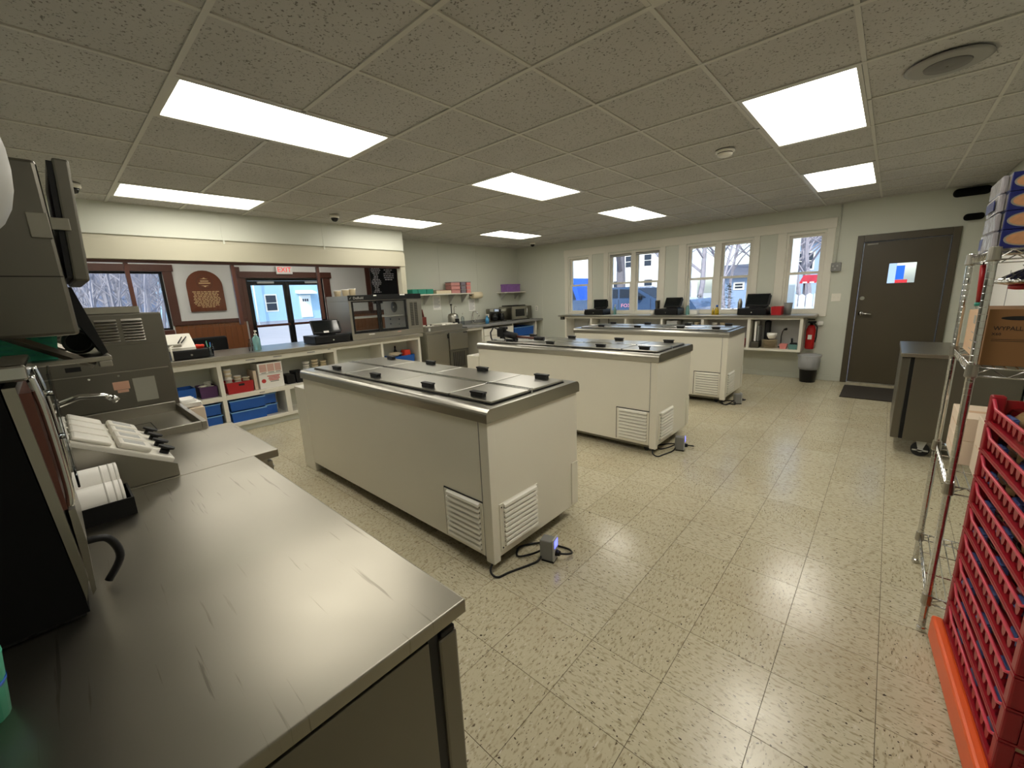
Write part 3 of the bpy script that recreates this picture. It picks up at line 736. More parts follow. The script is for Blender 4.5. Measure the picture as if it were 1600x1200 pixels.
MB().box(-3.775, -3.74, .21, .33, 1.10, 1.135, .008).build('paper_arm', 'silver_rim', o)
for k in (0, 1): MB().tube([(-3.80, .31 + k * .03, 1.14), (-3.90, .37 + k * .04, 1.20)], .006, 6).build('cable', 'black', o)
MB().tube([(-3.72, .225, .957), (-3.72, .225, 1.11), (-3.745, .25, 1.115)], .010, 8).build('support_post', 'plastic_white', o)
o = thing('cleaning_cloth', 'bright red cloth bunched on the black drawer', 'cloth', (-3.86, .52, 1.058)); MB().box(-3.92, -3.84, .475, .555, 1.058, 1.10, .018, 3).jitter(.005).build('cloth', 'red_cloth', o, True)
o = thing('pen_cup', 'clear cup of pens on the register counter', 'cup', (-3.83, .60, .956))
MB().lathe([(.030, 0), (.038, .11), (.035, .11), (.028, .005)], (-3.83, .60, .956), 18).build('cup', 'clear_plastic', o, True)
for k in range(5):
    a = k * 1.3; MB().cyl((-3.83 + .012 * math.cos(a), .60 + .012 * math.sin(a), .965), (-3.83 + .03 * math.cos(a), .60 + .03 * math.sin(a), 1.09 + .012 * k), .004, 6).build('pen', ['teal', 'black', 'blue_cap', 'paper', 'mint'][k], o)
def pump_bottle(label, x, y, z, r, h, m, cat='bottle', sq=False, grp=None):
    o = thing('pump_bottle', label, cat, (x, y, z), grp)
    MB().lathe([(r * .95, 0), (r, .01), (r, h * .6), (r * .45, h * .72), (r * .4, h * .76)], (x, y, z), 16).build('bottle_body', m, o, True)
    MB().cyl((x, y, z + h * .76), (x, y, z + h * .82), r * .42, 12).build('collar', 'plastic_white', o)
    MB().cyl((x, y, z + h * .82), (x, y, z + h * .95), r * .12, 8).box(x - r * .3, x + r * .9, y - r * .2, y + r * .2, z + h * .93, z + h, .002).build('pump_head', 'plastic_white', o)
    return o
pump_bottle('clear teal sanitizer bottle with white pump on register counter', -3.95, 1.13, .956, .045, .25, 'teal_clear')
o = thing('bottle', 'slim clear bottle beside the teal sanitizer', 'bottle', (-3.92, 1.045, .956)); MB().lathe([(.022, 0), (.022, .09), (.010, .12), (.010, .15)], (-3.92, 1.045, .956), 12).build('bottle_body', 'clear_plastic', o, True)
o = thing('office_chair', 'black office chair standing in the lobby behind counter', 'chair', (-5.2, .85, 0))
MB().box(-5.26, -5.20, .55, 1.12, .68, 1.10, .03, 3).build('backrest', 'black', o)
MB().box(-5.78, -5.26, .57, 1.10, .45, .53, .02, 3).build('seat', 'black', o)
MB().cyl((-5.5, .83, .08), (-5.5, .83, .45), .03, 12).build('column', 'steel_dark', o)
for k in range(5):
    a = k * 2 * PI / 5; MB().tube([(-5.5, .83, .09), (-5.5 + .28 * math.cos(a), .83 + .28 * math.sin(a), .05)], .018, 8).build('leg', 'black', o)
    MB().cyl((-5.5 + .28 * math.cos(a), .83 + .28 * math.sin(a) - .012, .028), (-5.5 + .28 * math.cos(a), .83 + .28 * math.sin(a) + .012, .028), .028, 12).build('caster', 'rubber', o)
MB().box(-5.30, -5.25, .80, .87, .40, .70).build('back_bracket', 'steel_dark', o)
# display case
DX, DXB, DY0, DY1 = -3.76, -4.46, 2.335, 3.60
dc = thing('display_case', 'refrigerated glass display case with black header on counter', 'display case', (-4.1, 2.97, .956))
def dp(n, m, *a, r=0): return MB().box(*a, r).build(n, m, dc)
dp('base', 'steel', DXB, DX, DY0, DY1, .956, 1.04, r=.004)
dp('top', 'steel', DXB, DX - .012, DY0, DY1, 1.52, 1.60, r=.003)
hd = dp('header_strip', 'black', DX - .012, DX + .004, DY0, DY1, 1.528, 1.605, r=.002)
dp('end_panel', 'steel', DXB, DX, DY0, DY0 + .035, 1.04, 1.52)
dp('end_panel', 'steel', DXB, DX, 3.32, DY1, 1.04, 1.52)
for y in (3.375, 3.455):
    v = dp('vent', 'steel_dark', DX, DX + .003, y, y + .06, 1.09, 1.47)
    for k in range(13): MB().box(DX + .003, DX + .005, y + .004, y + .056, 1.10 + k * .028, 1.108 + k * .028).build('vent_slit', 'dark_gap', v)
dp('inner_wall', 'enamel', DXB + .02, DX - .05, 3.30, 3.32, 1.04, 1.52)
MB().lathe([(.085, 0), (.088, -.01), (.02, -.016)], (-4.10, 3.299, 1.40), 24, axis='y').build('fan', 'grey', dc)
MB().lathe([(.018, -.016), (.014, -.022)], (-4.10, 3.299, 1.40), 12, axis='y').build('fan_hub', 'plastic_white', dc)
for (x, z) in ((-3.98, 1.20), (-4.25, 1.20), (-3.98, 1.12), (-4.25, 1.12)): MB().cyl((x, 3.299, z), (x, 3.29, z), .014, 10).build('bolt', 'grey', dc)
sh = dp('glass_shelf', 'plastic_white', DXB + .03, DX - .06, DY0 + .04, 3.29, 1.262, 1.274)
for (a, b, x) in ((DY0 + .04, 2.86, DX - .018), (2.78, 3.31, DX - .006)):
    dr = MB(); t = .035
    dr.box(x - .008, x, a, a + t, 1.045, 1.518); dr.box(x - .008, x, b - t, b, 1.045, 1.518); dr.box(x - .008, x, a + t, b - t, 1.045, 1.045 + t); dr.box(x - .008, x, a + t, b - t, 1.50, 1.518)
    o = dr.build('sliding_door', 'black', dc); MB().box(x - .006, x - .002, a + t, b - t, 1.045 + t, 1.50).build('pane', 'acrylic', o)
MB().box(DXB + .005, DXB + .010, DY0 + .035, 3.30, 1.04, 1.52).build('back_pane', 'acrylic', dc)
lettering('lettering', 'Delfield', .052, 'grey_light', hd, (DX + .0046, 2.49, 1.563), RXX, .0004)
MB().poly([(2.352, 1.55), (2.360, 1.553), (2.385, 1.585), (2.360, 1.562)], DX + .004, DX + .0046, 'x').build('check_mark', 'grey_light', hd)
for (y, w) in ((2.74, .05), (3.20, .09)): MB().box(DX + .004, DX + .0055, y, y + w, 1.585, 1.603).build('price_label', 'paper', hd)
for (y, w) in ((2.60, .10), (3.10, .07)): MB().box(DX, DX + .0012, y, y + w, 1.012, 1.026).build('price_label', 'print_pink' if y > 3 else 'paper', dc)
for k, y in enumerate((2.40, 2.53, 2.64)):
    o = thing('takeout_tub', ['short', 'middle sized', 'tallest'][k] + ' cream paper tub on top of the display case', 'tub', (-4.2, y, 1.601), 'paper tubs on the display case')
    MB().lathe([(.04, 0), (.052, .07 + .012 * k), (.055, .075 + .012 * k), (.05, .08 + .012 * k)], (-4.2, y, 1.601), 18).build('tub_body', 'cup_cream', o)
    MB().lathe([(.056, .08 + .012 * k), (.056, .09 + .012 * k)], (-4.2, y, 1.601), 18).build('lid', 'cup_white', o)
# sneeze guards hanging in the opening
ph = MB().box(XA - .10, XA - .04, -1.0, 3.43, 2.022, 2.05).build('header_rail', 'wood_dark'); tag(ph, 'dark brown wooden rail under the header wall', 'rail')
for (a, b, lb) in ((.085, 1.02, 'beside the arched plaque'), (1.065, 2.07, 'in front of the glass doors'), (-.93, .035, 'in front of the wooded lobby window')):
    g = thing('sneeze_guard', 'clear hanging acrylic guard with dark wooden edge strip ' + lb, 'sneeze guard', (XA - .07, b, 2.0), 'hanging sneeze guards')
    MB().box(XA - .074, XA - .068, a, b - .003, 1.285, 2.02).build('panel', 'acrylic', g)
    MB().box(XA - .09, XA - .05, b - .002, b + .035, 1.285 if b > .5 else 1.5, 2.02).build('edge_strip', 'wood_dark', g)
# ---------------------------------------------------------------- recess: prep fridge, sink counter, shelves
pf = thing('prep_refrigerator', 'stainless undercounter prep refrigerator with a vented lower grille', 'refrigerator', (-4.45, 4.42, 0))
PX = -4.11
MB().box(-4.86, PX - .02, 3.90, 4.90, .10, .875, .004).build('body', 'steel', pf)
MB().box(-4.88, PX + .012, 3.88, 4.92, .876, .915, .004).build('worktop', 'steel', pf)
MB().box(PX - .02, PX + .008, 3.905, 4.40, .12, .87, .004).build('side_panel', 'steel', pf)
dd_ = MB().box(PX - .02, PX + .016, 4.43, 4.895, .535, .862, .006).build('door', 'steel', pf)
MB().box(PX + .016, PX + .022, 4.78, 4.885, .835, .85, .002).build('door_handle', 'black', dd_)
MB().box(PX + .008, PX + .016, 4.385, 4.415, .76, .84, .002).build('latch', 'black', pf)
gr = MB().box(PX - .02, PX + .004, 4.43, 4.895, .12, .52, .003).build('grille', 'steel_dark', pf)
for k in range(7): MB().box(PX + .004, PX + .006, 4.50 + k * .045, 4.524 + k * .045, .18, .48).build('vent_slot', 'dark_gap', gr)
for (x, y) in ((-4.8, 3.98), (-4.8, 4.82), (-4.2, 3.98), (-4.2, 4.82)): MB().cyl((x, y, 0), (x, y, .10), .022, 12).build('leg', 'steel_dark', pf)
pr = thing('topping_rail', 'low steel topping rail with white lids on the prep refrigerator', 'topping rail', (-4.45, 4.35, .916))
MB().box(-4.62, -4.16, 3.95, 4.83, .916, 1.005, .004).build('rail_body', 'steel', pr)
for k in range(2):
    y = 4.0 + k * .10; l = MB().box(-4.55, -4.22, y, y + .085, 1.006, 1.02, .003).build('lid', 'plastic_white', pr); MB().cyl((-4.26, y + .04, 1.02), (-4.26, y + .04, 1.04), .014, 10).build('knob', 'black', l)
for k in range(4):
    y = 4.36 + k * .10; l = MB().box(-4.58, -4.20, y, y + .088, 1.006, 1.03, .003).build('lid', 'plastic_white', pr)
    if k > 2: MB().box(-4.27, -4.22, y + .02, y + .06, 1.03, 1.05, .003).build('knob', 'black', l)
MB().box(-4.155, -4.150, 4.0, 4.04, .93, .98).build('sticker', 'paper', pr)
o = thing('knife_block', 'dark red knife block with utensils against the wall', 'knife block', (-4.72, 4.28, .916))
MB().box(-4.80, -4.66, 4.21, 4.35, .916, 1.165, .006).build('block', 'amber', o)
for k in range(6):
    x, y = -4.77 + .04 * (k % 3), 4.24 + .07 * (k // 3); MB().tube([(x, y, 1.165), (x + random.uniform(-.01, .01), y + random.uniform(-.03, .03), 1.27 + .02 * (k % 3))], .012, 8).build('handle', 'amber' if k % 2 else 'wood_dark', o)
o = thing('paper_sheet', 'crumpled pale bag hung on the wall behind the display case', 'bag', (-4.88, 4.05, 1.4)); MB().box(-4.895, -4.875, 4.07, 4.17, 1.22, 1.55, .008, 2).jitter(.006).build('bag_sheet', 'paper', o, True)
o = thing('syrup_warmer', 'round steel topping warmer with a tall pump', 'warmer', (-4.55, 4.98, .94))
MB().lathe([(.105, 0), (.11, .02), (.11, .19), (.095, .235), (.05, .255)], (-4.62, 4.99, .942), 28).build('pot', 'steel_x', o, True)
MB().box(-4.52, -4.47, 4.95, 5.03, .942, 1.09, .01).build('control_box', 'black', o)
MB().cyl((-4.62, 4.96, 1.19), (-4.62, 4.96, 1.36), .010, 10).cyl((-4.62, 4.96, 1.36), (-4.62, 4.96, 1.385), .024, 14).build('pump', 'black', o)
MB().tube([(-4.62, 5.03, 1.19), (-4.62, 5.03, 1.30), (-4.61, 5.05, 1.34), (-4.58, 5.07, 1.32)], .008, 8).build('spout', 'chrome', o, True)
# sink counter
sc = thing('countertop', 'grey laminate sink countertop along the back wall', 'countertop', (-4.5, 6.1, .9))
MB().box(XW + .003, -4.13, 4.925, 7.385, .895, .938, .004).build('slab', 'grey', sc)
MB().box(XW + .003, XW + .02, 4.925, 7.385, .938, 1.0, .003).build('backsplash', 'grey', sc)
sk = MB().tub(-4.78, -4.35, 5.42, 5.98, .9395, .9425, .003, 0, .015).build('sink_rim', 'steel', sc)
sb = thing('cabinet', 'white sink cabinet with drawers and an open bin shelf', 'cabinet', (-4.5, 6.2, 0))
MB().box(XW + .005, -4.17, 5.36, 5.40, 0, .894).build('side_panel', 'trim_white', sb); MB().box(XW + .005, -4.17, 7.14, 7.18, 0, .894).build('side_panel', 'trim_white', sb)
MB().box(XW + .005, -4.17, 6.31, 6.345, 0, .894).build('side_panel', 'trim_white', sb); MB().box(XW + .005, -4.17, 4.93, 4.95, .10, .20).build('low_rail', 'trim_white', sb)
MB().box(-4.19, -4.165, 4.925, 5.36, .845, .893).build('apron', 'trim_white', sb); MB().box(XW + .005, XW + .02, 5.40, 7.14, .10, .894).build('back_panel', 'trim_white', sb)
MB().box(XW + .02, -4.17, 6.345, 7.14, .36, .38).build('shelf', 'trim_white', sb); MB().box(XW + .02, -4.17, 5.40, 7.14, .08, .10).build('bottom', 'trim_white', sb)
for k in range(4):
    z = .70 - k * .155
    dr = MB().box(-4.17, -4.148, 5.405, 6.305, z, z + .145, .004).build('drawer', 'trim_white', sb); MB().box(-4.148, -4.140, 5.80, 5.90, z + .08, z + .095, .003).build('handle', 'trim_white', dr)
for k in range(2):
    bin_('storage_bin', 'blue bin in the sink cabinet shelf, ' + ('upper' if k else 'lower') + ' of two', 'bin', -4.62, -4.19, 6.40, 7.09, .381 + k * .215, .19, 'blue_bin', 'blue_bin_rim', 'blue bins in the sink cabinet')
fa = thing('faucet', 'chrome gooseneck faucet at the corner sink', 'faucet', (-4.82, 5.72, .945))
MB().cyl((-4.82, 5.72, .944), (-4.82, 5.72, .96), .03, 14).tube([(-4.82, 5.72, .96), (-4.82, 5.72, 1.12), (-4.79, 5.72, 1.19), (-4.71, 5.72, 1.20), (-4.65, 5.72, 1.15)], .014, 10).build('spout', 'chrome', fa, True)
MB().tube([(-4.82, 5.76, .96), (-4.80, 5.85, 1.06), (-4.78, 5.90, 1.10)], .010, 8).build('lever', 'chrome', fa, True)
pump_bottle('clear soap pump bottle beside the sink', -4.70, 5.32, .939, .032, .24, 'clear_plastic')
o = thing('spray_bottle', 'blue spray bottle standing at the sink', 'bottle', (-4.5, 5.80, .943))
MB().lathe([(.04, 0), (.042, .09), (.02, .14), (.014, .17)], (-4.30, 5.66, .939), 14).build('bottle_body', 'spray_blue', o, True); MB().box(-4.33, -4.25, 5.645, 5.675, 1.11, 1.14, .004).box(-4.26, -4.25, 5.65, 5.67, 1.08, 1.11).build('trigger', 'plastic_white', o)
o = thing('coffee_maker', 'twin black and chrome drink machine beside the microwave', 'coffee maker', (-4.6, 6.2, .939))
for k, y in enumerate((6.06, 6.28)):
    MB().box(-4.74, -4.62, y, y + .19, .939, 1.23, .02, 3).build('tower', 'steel_dark', o); MB().box(-4.62, -4.46, y + .01, y + .18, .939, .96, .006).build('drip_base', 'steel_dark', o)
    MB().box(-4.62, -4.48, y + .005, y + .185, 1.15, 1.23, .02, 3).build('brew_head', 'chrome', o); MB().lathe([(.05, 0), (.065, .03), (.065, .1), (.05, .14), (.055, .155)], (-4.545, y + .095, .961), 18).build('carafe', 'black_gloss', o, True)
mw = thing('microwave', 'stainless microwave with dark window on the corner counter', 'microwave', (-4.45, 6.93, .939))
MB().box(-4.84, -4.42, 6.60, 7.30, .950, 1.255, .01).build('body', 'steel', mw)
MB().box(-4.42, -4.40, 6.605, 7.12, .955, 1.25, .006).build('door', 'steel', mw); MB().box(-4.40, -4.397, 6.70, 7.02, 1.02, 1.19, .001).build('window', 'black_gloss', mw)
MB().tube([(-4.40, 7.085, 1.0), (-4.37, 7.085, 1.03), (-4.37, 7.085, 1.18), (-4.40, 7.085, 1.21)], .010, 8).build('handle', 'chrome', mw, True)
MB().box(-4.42, -4.402, 7.125, 7.295, .955, 1.25, .004).build('control_panel', 'steel_dark', mw)
for (x, y) in ((-4.8, 6.65), (-4.8, 7.25), (-4.46, 6.65), (-4.46, 7.25)): MB().cyl((x, y, .939), (x, y, .951), .015, 10).build('foot', 'black', mw)
single('baking_tray', B(-4.80, -4.48, 6.66, 7.16, 1.2565, 1.278, .006), 'black', 'flat black tray lying on top of the microwave', 'tray')
# wall shelf
ws = thing('wall_shelf', 'long white wall shelf holding tubs on the back wall', 'shelf', (-4.78, 4.9, 1.58), 'white wall shelves')
MB().box(XW + .002, -4.62, 4.06, 5.60, 1.578, 1.60, .003).build('board', 'trim_white', ws)
for y in (4.5, 5.15, 5.5): MB().poly([(XW + .002, 1.578), (-4.68, 1.578), (-4.70, 1.566), (XW + .012, 1.40), (XW + .002, 1.40)], y - .008, y + .008, 'y').build('bracket', 'grey_light', ws)
ws2 = thing('wall_shelf', 'short white corner shelf holding a purple box', 'shelf', (-4.75, 6.95, 1.58), 'white wall shelves')
MB().box(XW + .002, -4.64, 6.62, 7.38, 1.572, 1.592, .003).build('board', 'trim_white', ws2)
for y in (6.75, 7.25): MB().poly([(XW + .002, 1.572), (-4.70, 1.572), (XW + .012, 1.42), (XW + .002, 1.42)], y - .008, y + .008, 'y').build('bracket', 'grey_light', ws2)
for (y0, y1, lb) in ((4.08, 4.20, 'end'), (4.21, 4.40, 'middle'), (4.41, 4.57, 'last')):
    o = thing('carton', {'end': 'narrow teal carton beside the cream wall end', 'middle': 'widest teal carton of the row on wall shelf', 'last': 'teal carton beside the cream tray on wall shelf'}[lb], 'box', (-4.75, (y0 + y1) / 2, 1.601), 'teal cartons on the wall shelf')
    MB().box(-4.85, -4.66, y0, y1, 1.601, 1.685, .004).build('carton_body', 'teal', o); MB().box(-4.852, -4.658, y0 - .002, y1 + .002, 1.685, 1.697, .002).build('carton_lid', 'mint', o)
o = thing('serving_tray', 'cream tray leaning box with brown edge on wall shelf', 'box', (-4.75, 4.8, 1.601))
MB().box(-4.86, -4.65, 4.64, 5.02, 1.601, 1.665, .004).build('tray_body', 'cup_cream', o); MB().box(-4.862, -4.648, 4.638, 5.022, 1.665, 1.672).build('edge', 'amber', o)
for k in range(3):
    for (y0, y1, m, nm, lb, gp) in ((5.03, 5.28, 'pink_tub', 'food_tub', 'pink lidded food tub stacked three high on wall shelf', 'pink tubs'), (5.30, 5.44, 'grey_tub', 'food_tub', 'grey lidded food tub stacked between the pink tubs', 'grey tubs'), (5.455, 5.58, 'pink', 'food_tub', 'small salmon tub stacked at the shelf end', 'salmon tubs')):
        z = 1.601 + k * .078
        o = thing(nm, lb + ', ' + ['bottom', 'middle', 'top'][k] + ' one', 'tub', (-4.75, (y0 + y1) / 2, z), gp)
        MB().box(-4.85, -4.66, y0 + .006, y1 - .006, z, z + .058, .006).build('tub_body', m, o); MB().box(-4.856, -4.654, y0, y1, z + .058, z + .072, .004).build('lid', 'grey_tub' if k == 2 else 'pink_tub' if m != 'grey_tub' else 'grey', o)
o = thing('paper_towel_roll', 'cream paper towel roll hung below the wall shelf', 'paper towel', (-4.78, 5.9, 1.55))
MB().cyl((-4.80, 5.72, 1.545), (-4.80, 6.0, 1.545), .07, 24).build('roll', 'roll_ivory', o); MB().cyl((-4.80, 5.66, 1.545), (-4.80, 6.03, 1.545), .012, 10).build('rod', 'black', o)
for y in (5.66, 6.03): MB().tube([(XW + .001, y, 1.60), (-4.83, y, 1.60), (-4.80, y, 1.545)], .008, 6).build('bracket', 'black', o)
for (y0, y1, z0, z1, lb) in ((4.72, 4.92, 1.28, 1.56, 'wavy white notice sheet taped below the shelf'), (5.70, 5.89, 1.205, 1.465, 'white printed notice below the paper towel roll')):
    o = thing('notice_sheet', lb, 'sheet', (XW, (y0 + y1) / 2, z0), 'taped notice sheets')
    MB().box(XW + .001, XW + .003, y0, y1, z0, z1).build('page', 'paper', o)
    for k in range(9): MB().box(XW + .003, XW + .0036, y0 + .02, y1 - .02 - .04 * (k % 3 == 2), z1 - .04 - k * .024, z1 - .03 - k * .024).build('print_line', 'paper_print', o)
o = thing('gift_box', 'purple patterned box on the short corner shelf', 'box', (-4.78, 6.98, 1.593)); MB().box(-4.87, -4.68, 6.74, 7.22, 1.593, 1.735, .006).build('box_body', 'purple_light', o); MB().box(-4.875, -4.675, 6.735, 7.225, 1.735, 1.772, .004).build('box_lid', 'purple_light', o)
# ---------------------------------------------------------------- window counter
wc = thing('countertop', 'narrow grey steel counter running under the windows', 'countertop', (-1, 7.2, 1.0))
MB().box(-3.42, 1.268, 7.015, 7.392, 1.0, 1.035, .004).build('slab', 'steel_x', wc)
uc = thing('cabinet', 'white open box shelves hung beneath the window counter', 'cabinet', (-1, 7.2, .5))
UY0, UY1 = 7.05, 7.385
def up_(n, *a, m='trim_white'): return MB().box(*a, .002).build(n, m, uc)
up_('top_panel', -3.26, 1.12, UY0, UY1, .965, .998)
up_('bottom_panel', -3.26, 1.12, UY0, UY1, .465, .50)
up_('back_panel', -3.22, 1.08, UY1 - .012, UY1, .50, .965, m='grey_light')
for a in (-3.26, -2.615, -1.83, -1.095, -.365, .365, 1.08): up_('divider', a, a + .042, UY0, UY1 - .012, .50, .965)
MB().box(-3.40, -3.32, 7.08, 7.36, .93, .998).build('end_bracket', 'steel_dark', uc)
GW = 'supplies in the window counter shelves'
o = thing('plate_stack', 'stack of cream paper plates in the window counter shelf', 'plates', (.67, 7.2, .501), GW)
for k in range(7): MB().lathe([(.07, 0), (.11, .010), (.115, .014), (.068, .006)], (.675, 7.19, .502 + k * .019), 24).build('plate', 'cup_cream', o)
o = thing('bowl', 'white bowl standing on the plate stack', 'bowl', (.72, 7.2, .65)); MB().lathe([(.045, 0), (.07, .05), (.072, .09), (.066, .09), (.04, .008)], (.70, 7.20, .651), 20).build('bowl_body', 'cup_white', o)
o = thing('tub', 'pink plastic tub on the window counter shelf', 'tub', (.88, 7.15, .501)); MB().tub(.83, .935, 7.09, 7.2, .501, .575, .004, .012, .004).build('tub_body', 'pink', o)
o = thing('tub', 'pale blue plastic tub holding black gadgets', 'tub', (1.0, 7.15, .501)); MB().tub(.95, 1.075, 7.09, 7.22, .501, .575, .004, .012, .004).build('tub_body', 'teal_clear', o)
o = thing('hand_scanner', 'black gadget lying in the pale blue tub', 'gadget', (1.0, 7.15, .58)); MB().box(.965, 1.06, 7.12, 7.19, .508, .60, .01).build('gadget_body', 'black', o); MB().cyl((.99, 7.15, .60), (.985, 7.15, .67), .014, 10).build('grip', 'black', o)
o = thing('desk_lamp', 'black gooseneck lamp inside the window counter shelf', 'lamp', (.8, 7.25, .501)); MB().cyl((.82, 7.3, .501), (.82, 7.3, .515), .04, 14).build('base', 'black', o); MB().tube([(.82, 7.3, .515), (.815, 7.3, .68), (.83, 7.28, .76), (.86, 7.26, .80)], .006, 8).build('neck', 'black', o, True); MB().cyl((.85, 7.262, .795), (.89, 7.25, .805), .014, 12, .02).build('head', 'black', o)
single('folder', B(.465, .49, 7.10, 7.34, .61, .93, .002), 'paper', 'white folder standing upright in the window counter shelf', 'folder')
single('folder', B(.505, .525, 7.12, 7.34, .61, .86, .002), 'grey', 'grey folder behind the white one in the shelf', 'folder')
o = thing('plastic_bag', 'black plastic bag hanging in the shelf beside folders', 'bag', (.6, 7.28, .7)); MB().box(.58, .655, 7.26, 7.36, .62, .93, .02, 3).jitter(.008).build('bag_body', 'black', o, True)
single('supply_box', MB().box(.42, .545, 7.07, 7.35, .501, .60, .004), 'steel_dark', 'dark low box on the shelf beneath the folders', 'box')
single('box', B(.15, .30, 7.10, 7.33, .501, .63, .004), 'red_bin', 'red box in the shelf behind the freezer corner', 'box')
single('printer_unit', B(-1.0, -.80, 7.10, 7.36, .501, .93, .008), 'grey_light', 'grey printer in the shelf under the middle terminal', 'printer')
for (x, m) in ((-.60, 'cup_white'), (-.48, 'cup_cream'), (-.18, 'cup_white'), (-.05, 'cup_cream')):
    o = thing('cup_stack', ('white' if m == 'cup_white' else 'cream') + ' nested cups under the window counter ' + ('behind the middle terminal' if x < -.4 else 'below the yellow bottle'), 'cups', (x, 7.2, .501), 'cups under the window counter')
    for k in range(8): MB().lathe([(.034, 0), (.042, .03), (.044, .034), (.04, .05)], (x, 7.2, .501 + k * .05), 14).build('cup', m, o)
o = thing('extension_cable', 'black cable looped in the shelf under the windows', 'cable', (-2.3, 7.3, .8)); MB().tube([(-2.35, 7.37, .94), (-2.33, 7.33, .80), (-2.25, 7.30, .74), (-2.2, 7.30, .80), (-2.28, 7.28, .86), (-2.32, 7.25, .70), (-2.2, 7.2, .51)], .008, 6).build('cable', 'black', o, True)
o = thing('extension_cable', 'grey cable hanging in the end shelf by the wall', 'cable', (-2.8, 7.3, .8)); MB().tube([(-2.85, 7.36, .50), (-2.83, 7.3, .80), (-2.76, 7.28, .93), (-2.72, 7.3, .96)], .007, 6).build('cable', 'grey', o, True)
# registers
cash_drawer('black cash drawer on the window counter beside the end wall', (-2.53, 7.21, 1.036), .0, .44, .32, .115)
terminal('black touch terminal on the window counter beside the end wall', (-2.45, 7.20, 1.152), .55, .28, .20, .55)
cash_drawer('black cash drawer on the window counter between the paired windows', (-1.0, 7.21, 1.036), .0, .44, .32, .11)
terminal('black touch terminal on the window counter between the paired windows', (-.92, 7.20, 1.147), -.12, .32, .20, .5)
cash_drawer('black cash drawer on the window counter beside the red bin', (.41, 7.21, 1.036), .0, .42, .32, .11)
terminal('black touch terminal on the window counter beside the red bin', (.46, 7.20, 1.147), -.06, .34, .22, .45)
o = thing('pen_cup', 'small cup of red pens on the window counter', 'cup', (-2.85, 7.2, 1.036)); MB().lathe([(.025, 0), (.03, .07), (.027, .07), (.023, .004)], (-2.82, 7.20, 1.036), 14).build('cup', 'clear_plastic', o, True)
for k in range(5): MB().cyl((-2.82 + .01 * math.cos(k * 1.3), 7.2 + .01 * math.sin(k * 1.3), 1.045), (-2.82 + .035 * math.cos(k * 1.3), 7.2 + .035 * math.sin(k * 1.3), 1.15), .004, 6).build('pen', ['red_bin', 'blue_cap', 'red_bin', 'paper', 'red_bin'][k], o)
o = thing('travel_mug', 'grey metal tumbler behind the middle cash drawer', 'mug', (-1.25, 7.33, 1.036)); MB().lathe([(.034, 0), (.045, .25), (.047, .26), (.042, .265)], (-1.28, 7.34, 1.036), 18).build('mug_body', 'steel_dark', o, True)
o = thing('jar', 'small white jar in front of the grey tumbler', 'jar', (-1.31, 7.15, 1.036)); MB().lathe([(.03, 0), (.032, .06), (.028, .065), (.03, .07), (.03, .085)], (-1.29, 7.13, 1.036), 16).build('jar_body', 'plastic_white', o)
pump_bottle('pale teal soap bottle beside the middle cash drawer', -.655, 7.2, 1.036, .032, .22, 'teal_clear')
o = thing('napkin_box', 'low white box between the paired windows', 'box', (-.55, 7.3, 1.036)); MB().box(-.63, -.50, 7.22, 7.34, 1.036, 1.095, .006).build('box_body', 'paper', o); MB().box(-.625, -.505, 7.225, 7.335, 1.095, 1.11, .006).build('sheet_top', 'cup_white', o)
pump_bottle('teal soap bottle behind the end cash drawer', -2.17, 7.3, 1.036, .03, .20, 'teal_clear')
o = thing('bottle', 'yellow cleaner bottle with blue cap on window counter', 'bottle', (-.16, 7.2, 1.036)); MB().lathe([(.036, 0), (.036, .09), (.016, .12), (.014, .13)], (-.16, 7.2, 1.036), 14).build('bottle_body', 'yellow_liquid', o, True); MB().cyl((-.16, 7.2, 1.166), (-.16, 7.2, 1.20), .018, 12).build('cap', 'blue_cap', o)
o = thing('bottle', 'small yellow bottle beside the blue capped one', 'bottle', (-.22, 7.2, 1.036)); MB().lathe([(.022, 0), (.022, .07), (.01, .09), (.01, .11)], (-.225, 7.21, 1.036), 12).build('bottle_body', 'yellow_liquid', o, True)
bin_('storage_bin', 'bright red bin beside the black terminal at counter end', 'bin', .675, .82, 7.08, 7.30, 1.036, .125, 'red_bin', None, None, .008)
o = thing('waste_cup', 'grey tapered bin behind the red bin', 'bin', (.86, 7.28, 1.036)); MB().lathe([(.045, 0), (.06, .18), (.055, .18), (.04, .005)], (.875, 7.27, 1.036), 20).build('bin_body', 'grey', o)
o = thing('travel_mug', 'silver bottle behind the terminal beside the red bin', 'bottle', (.16, 7.33, 1.036)); MB().lathe([(.035, 0), (.036, .2), (.02, .24), (.02, .26)], (.165, 7.34, 1.036), 16).build('mug_body', 'steel_x', o, True)
# fire extinguisher
o = thing('fire_extinguisher', 'red fire extinguisher hung on the wall beside window counter', 'fire extinguisher', (1.19, 7.32, .48))
MB().lathe([(.055, 0), (.062, .02), (.062, .30), (.045, .36), (.02, .375)], (1.20, 7.32, .495), 20).build('cylinder', 'red_ext', o, True)
MB().cyl((1.20, 7.32, .87), (1.20, 7.32, .90), .022, 12).box(1.15, 1.26, 7.30, 7.335, .90, .925, .004).box(1.15, 1.24, 7.305, 7.33, .945, .958, .003).build('valve', 'black', o)
MB().tube([(1.23, 7.31, .90), (1.275, 7.30, .84), (1.275, 7.30, .68), (1.265, 7.30, .60)], .010, 8).build('hose', 'black', o, True)
MB().box(1.175, 1.225, 7.252, 7.262, .65, .72, .002).build('label_patch', 'paper', o)
MB().box(1.19, 1.21, 7.385, 7.399, .60, .92).build('wall_bracket', 'steel_dark', o)
